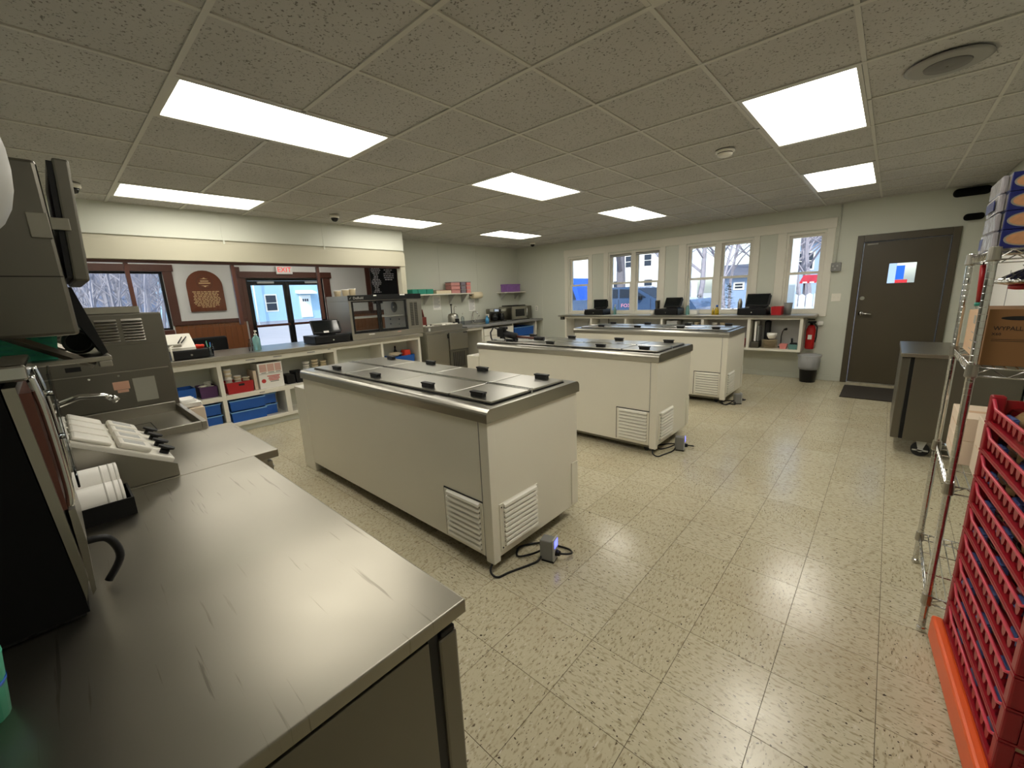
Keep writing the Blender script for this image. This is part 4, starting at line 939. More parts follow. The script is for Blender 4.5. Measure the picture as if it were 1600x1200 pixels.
o = thing('tag_paper', 'white plastic bag scrap tucked by the extinguisher', 'bag', (1.30, 7.36, .88)); MB().box(1.27, 1.34, 7.33, 7.38, .86, .93, .015, 2).jitter(.006).build('scrap', 'paper', o, True)
# waste bin with liner
wbn = thing('trash_can', 'black trash can with clear bag liner by the extinguisher', 'trash can', (1.24, 7.16, 0))
MB().lathe([(.095, 0), (.10, .005), (.125, .33), (.129, .335), (.121, .335), (.095, .01)], (1.235, 7.16, 0), 24).build('can', 'black', wbn)
MB().lathe([(.122, .20), (.131, .24), (.136, .30), (.142, .345), (.137, .375), (.152, .41), (.155, .43), (.135, .40), (.117, .34), (.10, .25)], (1.235, 7.16, 0), 48, flute=.03, fn=11).build('liner', 'bag_clear', wbn, True)
# electrical box, conduit, switch
o = thing('junction_box', 'grey electrical box with conduit rising to the ceiling', 'electrical box', (1.415, 7.37, 1.72)); MB().box(1.355, 1.475, 7.33, 7.398, 1.665, 1.785, .006).build('box', 'grey', o)
MB().cyl((1.40, 7.385, 1.785), (1.40, 7.385, H - .005), .011, 10).build('conduit', 'wall', o)
for (x, z) in ((1.38, 1.74), (1.43, 1.74), (1.405, 1.70)): MB().cyl((x, 7.33, z), (x, 7.327, z), .012, 10).build('cover_knob', 'grey_light', o)
o = thing('light_switch', 'white two gang light switch plate by the door', 'switch', (1.455, 7.395, 1.28)); MB().box(1.398, 1.512, 7.393, 7.399, 1.222, 1.338, .004).build('plate', 'plastic_white', o)
for x in (1.43, 1.48): MB().box(x - .006, x + .006, 7.383, 7.393, 1.27, 1.295, .002).build('toggle', 'plastic_white', o)
o = thing('outlet', 'small white outlet plate at the corner wall', 'outlet', (-4.3, 7.397, 1.15)); MB().box(-4.36, -4.29, 7.393, 7.399, 1.12, 1.235, .003).build('plate', 'plastic_white', o); MB().box(-4.345, -4.305, 7.391, 7.393, 1.14, 1.17).box(-4.345, -4.305, 7.391, 7.393, 1.185, 1.215).build('sockets', 'grey_light', o)
# door mat, black fixtures above
o = single('door_mat', B(1.70, 2.62, 6.28, 7.12, .001, .012, .003), 'mat_rubber', 'dark ribbed rubber mat before the brown door', 'mat')
o = thing('wall_fixture', 'long black rounded fixture high on wall right of the door', 'fixture', (2.68, 7.32, 2.5)); MB().box(2.51, 2.84, 7.26, 7.36, 2.485, 2.585, .045, 4).build('shell', 'black_matte', o, True); MB().box(2.62, 2.72, 7.34, 7.399, 2.51, 2.56).build('mount', 'black', o)
o = thing('wall_fixture', 'smaller black fixture on wall beside the door top', 'fixture', (2.72, 7.32, 2.2)); MB().box(2.64, 2.82, 7.27, 7.37, 2.195, 2.275, .035, 4).build('shell', 'black_matte', o, True); MB().box(2.70, 2.76, 7.36, 7.399, 2.21, 2.25).build('mount', 'black', o)
# camera gadget on the second freezer
o = thing('camera', 'black photo camera with long lens lying on freezer lid', 'camera', (-1.35, 3.10, .972))
z = .9705
MB().box(-1.50, -1.40, 3.05, 3.13, z + .045, z + .155, .012, 2).build('camera_body', 'black', o)
MB().box(-1.47, -1.37, 3.06, 3.12, z + .135, z + .17, .008).build('viewfinder', 'black', o)
MB().cyl((-1.40, 3.09, z + .085), (-1.23, 3.11, z + .055), .042, 18, .04).build('lens', 'black', o, True)
MB().tube([(-1.49, 3.06, z + .14), (-1.54, 3.04, z + .165), (-1.575, 3.02, z + .10), (-1.55, 3.0, z + .04), (-1.53, 3.0, z + .006)], .009, 6).build('strap', 'black', o, True)
MB().box(-1.46, -1.42, 3.06, 3.12, z, z + .05, .004).box(-1.26, -1.22, 3.07, 3.13, z, z + .03, .004).build('foot', 'black', o)
MB().tube([(-1.25, 3.12, z + .052), (-1.05, 3.18, z + .036), (-.98, 3.20, z + .032)], .015, 8).build('boom', 'wood_dark', o, True)
MB().cyl((-1.02, 3.19, z + .034), (-.90, 3.225, z + .026), .024, 14).build('grip', 'black', o)
o = thing('remote_control', 'white and grey handset lying beside the black camera', 'remote', (-1.42, 3.0, z)); MB().box(-1.53, -1.36, 2.995, 3.04, z, z + .03, .008).build('handset', 'grey_light', o); MB().box(-1.50, -1.45, 2.992, 2.996, z + .008, z + .024).build('button_pad', 'grey', o)
# ---------------------------------------------------------------- near steel worktops (left foreground)
nw = thing('worktop_refrigerator', 'stainless worktop refrigerator with scratched top in the foreground', 'refrigerator', (.8, -.5, 0))
NX0, NX1, NY1, NY0 = .152, 1.473, -.140, -.98
MB().box(NX0, NX1, NY0, NY1, .868, .90, .004, 3).build('worktop', 'worktop', nw)
MB().box(NX0 + .01, NX1 - .02, NY0, NY1 - .07, .12, .862).build('body', 'steel_dark', nw)
MB().box(NX1 - .02, NX1 - .012, NY0, NY1 - .09, .12, .850, .002).build('end_panel', 'steel_dark', nw)
MB().box(NX0 + .03, NX1 - .01, NY1 - .068, NY1 - .02, .12, .838, .006).build('door', 'steel_dark', nw)
MB().box(NX0 + .03, NX1 - .016, NY1 - .090, NY1 - .066, .125, .858).build('gasket', 'black', nw)
MB().box(NX1 - .06, NX1 - .012, NY1 - .06, NY1 - .025, .838, .850, .002).build('hinge', 'black', nw)
for (x, y) in ((NX0 + .1, -.25), (NX1 - .12, -.25), (NX0 + .1, -.9), (NX1 - .12, -.9)): MB().cyl((x, y - .015, .055), (x, y + .015, .055), .055, 18).box(x - .02, x + .02, y - .025, y + .025, .06, .12).build('caster', 'rubber', nw)
n2 = thing('steel_cabinet', 'stainless cabinet with projecting worktop beside the sink unit', 'cabinet', (-.2, -.5, 0))
MB().box(-.542, .150, -.98, -.047, .866, .90, .004, 3).build('worktop', 'worktop', n2)
MB().box(-.53, .135, -.96, -.09, .10, .862).build('body', 'steel', n2)
for k in range(2):
    dr = MB().box(-.52 + k * .33, -.20 + k * .33, -.09, -.068, .14, .85, .004).build('door', 'steel', n2); MB().box(-.45 + k * .33, -.27 + k * .33, -.068, -.045, .79, .805, .003).build('handle', 'chrome', dr)
for (x, y) in ((-.48, -.15), (.09, -.15), (-.48, -.9), (.09, -.9)): MB().cyl((x, y, 0), (x, y, .10), .02, 10).build('leg', 'steel_dark', n2)
# drop-in sink unit
sk = thing('sink_unit', 'steel hand sink unit with raised rim and dark basin', 'sink', (-.87, -.5, 0))
SX0, SX1, SY1 = -1.195, -.545, -.150
MB().box(SX0, SX1, -.98, SY1 - .02, .05, .80).build('body', 'steel', sk)
t = MB(); t.box(SX0, SX1, SY1 - .025, SY1, .84, .935, .003); t.box(SX1 - .02, SX1, -.98, SY1 - .025, .84, .935, .003); t.box(SX0, SX0 + .015, -.98, SY1 - .025, .84, .955, .003); t.build('rim', 'steel', sk)
MB().box(SX0 + .015, SX1 - .02, -.98, SY1 - .025, .885, .895).build('deck', 'steel', sk)
MB().tub(-.96, -.62, -.62, -.33, .80, .896, .004, .01).build('basin', 'dark_gap', sk)
MB().box(-.80, -.78, -.60, -.35, .85, .897).build('basin_divider', 'steel', sk)
for (x, y) in ((SX0 + .05, -.2), (SX1 - .05, -.2)): MB().cyl((x, y, 0), (x, y, .05), .02, 10).build('leg', 'steel_dark', sk)
fc = thing('faucet', 'curved chrome faucet reaching over the hand sink', 'faucet', (-.75, -.68, .90))
MB().cyl((-.74, -.70, .895), (-.74, -.70, .93), .022, 14).tube([(-.74, -.70, .93), (-.74, -.695, 1.04), (-.74, -.66, 1.10), (-.74, -.58, 1.125), (-.74, -.50, 1.115), (-.74, -.465, 1.095)], .015, 10).build('spout', 'chrome', fc, True)
MB().cyl((-.74, -.475, 1.105), (-.74, -.455, 1.080), .018, 12).build('aerator', 'chrome', fc)
# tall louvred machine
tm = thing('ice_machine', 'tall grey steel machine with louvred upper panel behind hand sink', 'machine', (-1.5, -.5, 0))
TX, TY1, TY0 = -1.20, -.15, -.90
MB().box(TX - .62, TX, TY0, TY1, .05, 1.50, .008, 2).build('cabinet', 'steel_dark', tm)
MB().box(TX - .60, TX - .03, TY0, TY1 - .09, 1.50, 1.54, .004).build('top_cap', 'steel', tm)
lv = MB().box(TX, TX + .004, TY0 + .02, TY1 - .012, 1.322, 1.492, .001).build('louvre_panel', 'steel_dark', tm)
for c0 in (-.75, -.63, -.51, -.40, -.29):
    for k in range(8):
        z = 1.345 + k * .0165
        MB().poly([(TX + .004, z), (TX + .014, z - .002), (TX + .004, z + .009)], c0 - .045, c0 + .045, 'y').build('louvre', 'steel', lv)
        MB().box(TX + .004, TX + .0045, c0 - .045, c0 + .045, z - .005, z).build('slot', 'dark_gap', lv)
MB().box(TX, TX + .003, TY0 + .02, TY1 - .012, 1.176, 1.318, .001).build('middle_panel', 'steel_dark', tm)
MB().box(TX, TX + .006, TY0 + .02, TY1 - .02, 1.168, 1.174).build('seam_strip', 'steel', tm)
lp = MB().box(TX, TX + .003, TY0 + .02, TY1 - .012, .96, 1.166, .001).build('lower_panel', 'steel_dark', tm)
MB().box(TX + .003, TX + .004, -.432, -.362, 1.07, 1.116).build('sticker', 'sticker_orange', lp); MB().box(TX + .003, TX + .0042, -.418, -.37, 1.052, 1.068).build('sticker', 'sticker_orange', lp); MB().box(TX + .003, TX + .004, -.345, -.245, .985, 1.125).build('data_plate', 'sticker_grey', lp)
MB().box(TX + .003, TX + .004, -.60, -.54, 1.20, 1.225).build('logo_plate', 'black', tm)
for y in (-.66, -.52, -.40): MB().cyl((TX + .003, y, 1.15), (TX + .006, y, 1.15), .006, 8).build('screw', 'chrome', lp)
for (x, y) in ((TX - .55, -.85), (TX - .08, -.85), (TX - .55, -.22), (TX - .08, -.22)): MB().cyl((x, y, 0), (x, y, .05), .025, 10).build('foot', 'steel_dark', tm)
o = thing('paper_stack', 'loose white papers piled on the ledge beside louvred machine', 'papers', (-1.35, -.08, .90))
MB().box(-1.50, -1.28, -.135, -.03, .88, .905, .003).box(-1.45, -1.30, -.13, -.05, .905, .925, .006).jitter(.004).build('papers', 'paper', o); MB().box(-1.52, -1.26, -.145, -.02, .0, .872, .004).build('pedestal', 'card_pale', o)
# sloped topping tray
tt = thing('topping_dispenser', 'sloped steel topping tray with four white lidded pans', 'topping tray', (-.1, -.55, .90))
TX1, TX0 = .135, -.42
side = [(-.385, .901), (-.385, .945), (-.66, 1.10), (-.72, 1.10), (-.72, .901)]
MB().poly(side, TX1 - .006, TX1, 'x').build('side_panel', 'steel', tt); MB().poly(side, TX0, TX0 + .006, 'x').build('side_panel', 'steel', tt)
MB().poly([(-.39, .901), (-.39, .935), (-.66, 1.082), (-.71, 1.082), (-.71, .901)], TX0 + .006, TX1 - .006, 'x').build('bed', 'steel', tt)
ang = math.atan2(.155, .275)
for k in range(4):
    x = TX1 - .075 - k * .125
    Mx = Matrix.Translation((x, -.40, .937)) @ Matrix.Rotation(-ang, 4, 'X')
    pn = MB().box(-.056, .056, -.30, .0, .004, .030, .006).xf(Mx).build('pan', 'plastic_white', tt)
    ld = MB().box(-.050, .050, -.17, -.075, .030, .052, .008, 2).xf(Mx).build('lid', 'plastic_white', pn)
    MB().box(-.050, .050, -.29, -.185, .030, .045, .008, 2).xf(Mx).build('rear_lid', 'plastic_white', pn)
    MB().box(-.030, .030, -.155, -.095, .052, .0525).xf(Mx).build('lid_recess', 'grey_light', ld)
    MB().cyl((0, -.028, .030), (0, -.028, .050), .015, 12).xf(Mx).build('spoon_handle', 'black', pn); MB().cyl((0, -.028, .050), (0, -.028, .058), .026, 16).xf(Mx).build('spoon_knob', 'black', pn)
# cup sleeve tray with two stacks of white cups lying down
ctray = thing('cup_tray', 'black tray lying on the steel worktop holding cup sleeves', 'tray', (.4, -.6, .90))
MB().tub(.24, .40, -.80, -.535, .9005, .955, .005, 0).build('tray_body', 'black', ctray)
for k, (x, z, lb) in enumerate(((.355, .966, 'front'), (.275, 1.000, 'rear'))):
    c = thing('cup_sleeve', 'lying sleeve of nested white paper cups in black tray, ' + lb + ' one', 'cups', (x, -.65, z), 'lying cup sleeves')
    MB().lathe([(.036, -.80), (.040, -.70), (.0405, -.552), (.034, -.551)], (x, 0, z), 20, axis='y').build('cup', 'cup_white', c, True)
    for q in range(3): MB().lathe([(.0404, 0), (.0413, .002), (.0413, .004), (.0404, .006)], (x, (-.592, -.573, -.560)[q], z), 20, axis='y').build('cup_rim', 'cup_white', c)
# black dispenser with steel front
dm = thing('drink_dispenser', 'black sided beverage dispenser with upright steel front panel', 'dispenser', (.75, -.80, .9005))
MB().poly([(-.664, .911), (-.694, 1.395), (-.99, 1.395), (-.99, .911)], .60, .905, 'x').build('housing', 'black_matte', dm)
MB().poly([(-.664, .935), (-.6905, 1.385), (-.674, 1.385), (-.664, 1.20), (-.654, .98)], .61, .906, 'x').build('front_frame', 'steel', dm)
MB().poly([(-.668, 1.13), (-.6735, 1.37), (-.658, 1.37), (-.655, 1.13)], .63, .885, 'x').build('front_panel', 'wood_dark', dm)
MB().poly([(-.655, .93), (-.655, 1.125), (-.645, 1.125), (-.642, 1.05), (-.648, .94)], .64, .88, 'x').build('drip_shield', 'steel', dm)
MB().box(.60, .907, -.70, -.655, 1.395, 1.425, .005).build('top_cap', 'chrome', dm)
for x in (.87, .66): MB().curve([(x, -.655, 1.40), (x, -.648, 1.33), (x, -.646, 1.18), (x, -.650, 1.13)], .007, 10).build('chrome_rail', 'chrome', dm, True)
gp = MB().box(.67, .86, -.634, -.630, 1.16, 1.40, .002).build('splash_guard', 'clear_plastic', dm)
for z in (1.36, 1.27): MB().cyl((.84, -.655, z), (.84, -.632, z), .006, 10).build('guard_pin', 'chrome', dm)
MB().curve([(.80, -.645, 1.02), (.80, -.612, 1.01), (.80, -.600, .96), (.80, -.628, .912)], .008, 8).build('hose', 'black', dm, True)
MB().box(.61, .895, -.98, -.67, .9005, .911).build('foot', 'rubber', dm)
cb = thing('product_bowl', 'pale translucent rounded bowl above the black beverage dispenser', 'bowl', (0, 0, 0))
MB().lathe([(.10, 0), (.118, .012), (.138, .035), (.153, .065), (.162, .10), (.166, .14), (.166, .18), (.161, .22), (.152, .255), (.138, .285), (.115, .312), (.085, .332), (.05, .34)], (0, 0, 0), 64).build('bowl_shell', 'grey_light', cb, True)
MB().cyl((0, 0, -.02), (0, 0, .0), .11, 24).build('collar', 'chrome', cb)
MB().cyl((0, 0, -.236), (0, 0, -.02), .06, 20).build('neck', 'black', cb)
place(cb, (.70, -.772, 1.662))
o = thing('paper_cup', 'mint green patterned cup at the worktop edge', 'cup', (1.09, -.80, .9))
MB().lathe([(.036, 0), (.045, .10), (.046, .105), (.042, .105), (.033, .004)], (1.09, -.800, .9005), 20).build('cup_body', 'mint', o)
MB().lathe([(.0415, .055), (.0425, .062)], (1.09, -.800, .9005), 20).build('stripe', 'blue_cap', o)
# wall shelf with basket, and hanging steel cabinet above it
wsn = thing('wall_shelf', 'steel wall shelf with diagonal brackets above the hand sink', 'shelf', (.0, -.75, 1.34))
MB().box(-.55, .01, -.995, -.483, 1.343, 1.36, .003).build('board', 'steel', wsn)
MB().box(-.55, .01, -.52, -.485, 1.322, 1.343, .003).build('front_lip', 'steel', wsn)
for x in (-.50, -.01): MB().tube([(x, -.53, 1.33), (x, -.99, 1.63)], .014, 4).build('brace', 'steel', wsn)
MB().box(-.16, -.06, -.484, -.482, 1.324, 1.342).build('sticker', 'sticker_orange', wsn)
o = thing('basket', 'mint green slotted plastic basket on the steel shelf', 'basket', (-.2, -.7, 1.361))
MB().tub(-.32, -.04, -.90, -.60, 1.361, 1.45, .006, .012, .006).build('basket_body', 'mint', o)
for r_ in range(4):
    for k in range(6): MB().box(-.0455 - .009 * 0, -.0385, -.87 + k * .045, -.84 + k * .045, 1.378 + r_ * .018, 1.385 + r_ * .018).build('slot', 'teal', o)
o = thing('tape_roll', 'dark tape roll standing beside the mint basket', 'tape roll', (-.1, -.56, 1.361)); MB().lathe([(.035, -.012), (.045, -.012), (.045, .012), (.035, .012)], (-.20, -.55, 1.406), 24, axis='x').build('roll', 'grey', o); MB().lathe([(.034, -.013), (.034, .013)], (-.20, -.55, 1.406), 24, axis='x').build('core', 'black', o)
hc = thing('wall_cabinet', 'grey steel wall cabinet with its hinged door tilted open', 'cabinet', (.2, -.75, 1.45))
MB().box(-.25, .20, -.995, -.553, 1.447, 1.945, .010, 2).build('body', 'steel_dark', hc)
MB().box(.200, .2015, -.99, -.556, 1.62, 1.623).build('seam', 'dark_gap', hc)
Mx = Matrix.Translation((0, -.548, 1.64)) @ Matrix.Rotation(-.05, 4, 'X')
drr = MB().box(-.25, .20, .012, .048, -.03, .32, .006).xf(Mx).build('door', 'steel_dark', hc)
MB().box(-.24, .195, .0, .012, -.02, .31).xf(Mx).build('door_liner', 'black', drr)
MB().curve([(-.10, .048, .03), (-.10, .060, .05), (-.10, .060, .11), (-.10, .048, .13)], .004, 8).xf(Mx).build('door_handle', 'black', drr)
MB().box(.2, .206, -.60, -.556, 1.73, 1.80, .002).box(.2, .206, -.556, -.515, 1.755, 1.79, .002).build('hinge', 'steel', hc)
MB().poly([(-.553, 1.60), (-.538, 1.60), (-.488, 1.37), (-.502, 1.362), (-.553, 1.50)], -.25, -.02, 'x').build('support_arm', 'black', hc)
# ---------------------------------------------------------------- wire rack
RX0, RX1, RY0, RY1 = 2.322, 2.868, 1.694, 2.300
rk = thing('wire_shelving', 'chrome wire shelving rack holding boxes beside the bread trays', 'shelving', (2.6, 2.0, 0))
for (x, y) in ((RX0, RY0), (RX0, RY1), (RX1, RY0), (RX1, RY1)):
    prof = [(.008, 0), (.016, .004), (.016, .02), (.0125, .024)]
    z = .05
    while z < 1.60:
        prof += [(.0126, z), (.0123, z + .001), (.0126, z + .002)]; z += .0254
    prof += [(.0128, 1.60), (.010, 1.612)]
    MB().lathe(prof, (x, y, 0), 16, sm=False).build('post', 'chrome', rk)
def truss(s, p, q, z, h=.032, n=12):
    p, q = Vector(p), Vector(q)
    for zz in (z, z + h): s.tube([p + Vector((0, 0, zz)), q + Vector((0, 0, zz))], .0032, 6)
    pts = [p.lerp(q, k / n) + Vector((0, 0, z + (h if k % 2 else 0))) for k in range(n + 1)]
    for a, b in zip(pts, pts[1:]): s.tube([a, b], .0022, 4, cap=False)
for zs in (.140, .655, 1.140, 1.565):
    sh = MB()
    truss(sh, (RX0, RY0, 0), (RX1, RY0, 0), zs); truss(sh, (RX0, RY1, 0), (RX1, RY1, 0), zs)
    truss(sh, (RX0, RY0, 0), (RX0, RY1, 0), zs, n=24); truss(sh, (RX1, RY0, 0), (RX1, RY1, 0), zs)
    so_ = sh.build('shelf', 'chrome', rk)
    g = MB()
    for k in range(1, 19):
        x = RX0 + (RX1 - RX0) * k / 19; g.tube([(x, RY0, zs + .034), (x, RY1, zs + .034)], .0024, 4)
    for k in (1, 2): y = RY0 + (RY1 - RY0) * k / 3; g.tube([(RX0, y, zs + .030), (RX1, y, zs + .030)], .003, 4)
    g.build('wire_deck', 'chrome', so_)
    for (x, y) in ((RX0, RY0), (RX0, RY1), (RX1, RY0), (RX1, RY1)): MB().lathe([(.0165, -.006), (.019, 0), (.0165, .044)], (x, y, zs), 16, sm=False).build('collar', 'steel', so_)
# boxes on the top shelf
bz = 1.6045
for k in range(4):
    for (nm, x0, x1, y0) in ((0, 2.334, 2.56, 1.735), (1, 2.565, 2.79, 1.74)):
        z0 = bz + k * .0645
        o = thing('product_box', 'dark blue box with oval food picture, %s of the %s pile on rack' % (['bottom', 'second', 'third', 'top'][k], 'post side' if nm == 0 else 'wall side'), 'box', ((x0 + x1) / 2, y0 + .15, z0), 'blue boxes on the rack')
        MB().box(x0, x1, y0, y0 + .34, z0, z0 + .063, .002).build('box_body', 'box_blue', o)
        c = (x0 + .062, z0 + .031)
        def oval(rx, rz, d0, d1, m, n): MB().poly([(c[0] + rx * math.cos(2 * PI * t / 24), c[1] + rz * math.sin(2 * PI * t / 24)) for t in range(24)], y0 - d1, y0 - d0, 'y').build(n, m, o)
        oval(.056, .026, 0, .0006, 'silver_rim', 'oval_border'); oval(.050, .022, .0006, .0012, 'food_tan', 'oval_picture')
        MB().box(x0 - .0008, x0, y0 + .01, y0 + .33, z0 + .006, z0 + .057).build('side_print', 'silver_rim', o)
for k, (y0, y1, z0, z1, m) in enumerate(((1.76, 2.00, bz, bz + .060, 'film'), (2.10, 2.27, bz, bz + .075, 'film'), (1.77, 2.02, bz + .064, bz + .126, 'film'), (1.775, 2.04, bz + .130, bz + .192, 'film'), (1.78, 2.03, bz + .196, bz + .254, 'film'))):
    o = thing('plastic_package', 'crinkled plastic package on rack top, ' + ['lying beside the front post', 'lying beside the rear post', 'second up in the pile', 'third up with blue label', 'topmost of the pile'][k], 'package', (2.34, (y0 + y1) / 2, z0), 'plastic packages on the rack top')
    MB().box(2.316 if k != 1 else 2.34, 2.3315 if k != 1 else 2.50, y0, y1, z0, z1, .005, 2).jitter(.0018 if k != 1 else .006).build('wrap', m, o)
    if k in (1, 3): MB().box(*((2.311, 2.3135) if k != 1 else (2.331, 2.3335)), y0 + .05, y1 - .04, z0 + .014, z1 - .014).build('print_label', 'box_blue', o)
# middle shelf: brown carton, tan box
sz = 1.1775
o = thing('carton', 'brown cardboard carton with dark handle slot and black print', 'box', (2.6, 1.95, sz))
MB().box(2.342, 2.80, 1.735, 1.99, sz, 1.388, .002).build('carton_body', 'card', o)
MB().poly([(2.374 + .045 + .045 * math.cos(t * 2 * PI / 16), 1.355 + .0075 * math.sin(t * 2 * PI / 16)) for t in range(16)], 1.7342, 1.735, 'y').build('handle_slot', 'dark_gap', o)
lettering('lettering', 'WYPALL', .021, 'print_black', o, (2.396, 1.7343, 1.317), RX, .0004, .9)
lettering('lettering', 'X60', .014, 'print_black', o, (2.370, 1.7343, 1.296), RX, .0004)
for z in (1.276, 1.270): MB().box(2.36, 2.50, 1.7342, 1.735, z, z + .0015).build('print_line', 'print_black', o)
o = thing('carton', 'tan box with small grey labels behind the brown carton', 'box', (2.45, 2.14, sz))
MB().box(2.345, 2.60, 2.01, 2.275, sz, 1.36, .002).build('carton_body', 'card_light', o)
MB().box(2.344, 2.345, 2.04, 2.09, 1.31, 1.345).build('label_patch', 'sticker_grey', o)
for k in range(3): MB().box(2.344, 2.345, 2.04, 2.10, 1.20 + k * .035, 1.204 + k * .035).build('print_line', 'sticker_grey', o)
o = thing('fluted_mould', 'shiny fluted steel mould hanging under the top rack shelf', 'mould', (2.45, 1.9, 1.45))
MB().lathe([(.012, .055), (.018, .045), (.03, .04), (.07, .015), (.092, .0), (.085, -.006), (.05, -.014)], (2.446, 1.90, 1.485), 64, flute=.05, fn=16).build('flutes', 'chrome', o, True)
MB().lathe([(.05, -.014), (.05, -.028), (.03, -.032)], (2.446, 1.90, 1.485), 24).build('base', 'red_bin', o, True)
MB().lathe([(.020, .055), (.024, .060), (.012, .066)], (2.446, 1.90, 1.485), 16).cyl((2.446, 1.90, 1.545), (2.446, 1.90, 1.57), .004, 8).build('finial', 'chrome', o)
o = thing('hand_tool', 'red handled hand tool hanging from the rack shelf', 'tool', (2.33, 2.05, 1.4))
MB().cyl((2.345, 2.06, 1.40), (2.335, 2.03, 1.555), .009, 10).build('handle', 'red_bin', o); MB().cyl((2.345, 2.06, 1.385), (2.345, 2.06, 1.40), .012, 10).build('tip', 'teal', o); MB().tube([(2.335, 2.03, 1.555), (2.335, 2.025, 1.567)], .003, 6).build('hook', 'black', o)
# lower shelf: pale cartons
for (x0, x1, y0, y1, z0, z1, lb) in ((2.35, 2.55, 1.98, 2.28, .6925, .80, 'pale carton low on the rack, bottom of two'), (2.35, 2.55, 1.985, 2.275, .801, .905, 'pale carton low on the rack, top of two'), (2.40, 2.56, 1.73, 1.96, .6925, .93, 'upright pale carton on the rack behind bread trays')):
    o = thing('carton', lb, 'box', (x0, y0, z0)); MB().box(x0, x1, y0, y1, z0, z1, .003).build('carton_body', 'card_pale', o); MB().box(x0 - .001, x0, y0 + .05, y1 - .05, (z0 + z1) / 2 - .001, (z0 + z1) / 2 + .001).box(x0 + .01, x1 - .01, (y0 + y1) / 2 - .02, (y0 + y1) / 2 + .02, z1, z1 + .0006).build('tape', 'card_light', o)
# ---------------------------------------------------------------- undercounter fridge on casters
wf = thing('worktop_refrigerator', 'stainless refrigerator on casters between rack and brown door', 'refrigerator', (2.5, 4.6, 0))
MB().box(2.185, 2.885, 4.15, 5.09, .868, .90, .004).build('worktop', 'steel', wf)
MB().box(2.275, 2.885, 4.19, 5.06, .14, .866, .004).build('body', 'steel_dark', wf)
MB().box(2.250, 2.275, 4.195, 5.055, .145, .862).build('gasket', 'black', wf)
MB().box(2.195, 2.250, 4.19, 5.06, .145, .858, .006).build('door', 'steel_dark', wf)
MB().box(2.875, 2.89, 4.16, 5.08, .90, .99, .003).build('splash_back', 'steel', wf)
for (x, y) in ((2.40, 4.24), (2.80, 4.24), (2.40, 5.0), (2.80, 5.0)):
    c = MB().cyl((x, y - .016, .06), (x, y + .016, .06), .06, 22).build('caster', 'rubber', wf)
    MB().poly([(x - .035, .14), (x + .035, .14), (x + .012, .055), (x - .012, .055)], y - .026, y - .018, 'y').cyl((x, y - .026, .06), (x, y - .03, .06), .02, 12).box(x - .05, x + .05, y - .03, y - .026, .05, .062).build('caster_fork', 'grey_light', c)
o = thing('wall_poster', 'white wipe board with vertical black notes on right wall', 'board', (2.895, 5.9, 1.2))
MB().box(2.885, 2.898, 4.55, 7.1, .98, 1.95, .002).build('board', 'paper', o)
for k in range(7): MB().box(2.8845, 2.885, 6.35, 6.42 + .05 * (k % 3), 1.84 - k * .10, 1.90 - k * .10).build('note_mark', 'print_black', o)
MB().box(2.884, 2.885, 5.52, 5.55, 1.05, 1.55).box(2.884, 2.885, 5.2, 5.52, 1.50, 1.53).build('drawn_line', 'grey', o)
# ---------------------------------------------------------------- bread tray stack
DC, DR = (2.625, 1.292, 0), .078
dl = thing('tray_dolly', 'orange plastic dolly under the red bread trays', 'dolly', (0, 0, 0))
hw, hl = .262, .362
f = MB()
f.box(-hw, -hw + .035, -hl, hl, .03, .135, .010, 2); f.box(hw - .035, hw, -hl, hl, .03, .135, .010, 2); f.box(-hw + .035, hw - .035, -hl, -hl + .035, .03, .135, .010, 2); f.box(-hw + .035, hw - .035, hl - .035, hl, .03, .135, .010, 2)
f.build('frame', 'orange', dl)
MB().box(-hw + .035, hw - .035, -hl + .035, hl - .035, .075, .095).build('deck', 'orange', dl)
for (x, y) in ((-.2, -.3), (.2, -.3), (-.2, .3), (.2, .3)): MB().cyl((x, y - .012, .03), (x, y + .012, .03), .03, 14).box(x - .012, x + .012, y - .015, y + .015, .035, .078).build('caster', 'rubber', dl)
place(dl, DC, DR)
tw, tl, th = .232, .335, .1065
bt = thing('bread_tray', '', 'tray', (0, 0, 0), 'stack of red bread trays')
MB().box(-tw, tw, -tl, tl, 0, .007).build('base', 'red_tray', bt)
for sx in (-1, 1):
    for sy_ in (-1, 1):
        x, y = sx * (tw - .018), sy_ * (tl - .018); MB().box(x - .018, x + .018, y - .018, y + .018, .007, th - .001, .006, 2).build('corner_post', 'red_tray', bt)
    x = sx * (tw - .006)
    MB().tube([(x, -tl + .025, .098), (x, -tl + .075, .064), (x, tl - .075, .064), (x, tl - .025, .098)], .0052, 8).build('side_rail', 'rail_highlight', bt, True)
    MB().box(x - .004, x + .004, -tl + .036, tl - .036, .007, .014).build('side_curb', 'red_tray', bt)
    for k in range(11):
        y = -tl + .085 + k * .050
        MB().poly([(y + .0165 * math.cos(PI + PI * t / 8), .060 + .030 * math.sin(PI + PI * t / 8)) for t in range(9)], x - .003, x + .003, 'x').build('scallop', 'red_tray', bt)
for sy_ in (-1, 1):
    y = sy_ * (tl - .005)
    w_ = MB().box(-tw + .036, tw - .036, y - .004, y + .004, .007, .088).build('end_wall', 'red_tray', bt)
    for k in range(6): MB().box(-tw + .045, tw - .045, y + sy_ * .004 - .002, y + sy_ * .004 + .002, .014 + k * .012, .018 + k * .012).build('rib', 'red_tray', w_)
ordn = ['bottom', 'second', 'third', 'fourth', 'fifth', 'sixth', 'seventh', 'eighth', 'top']
bag = None
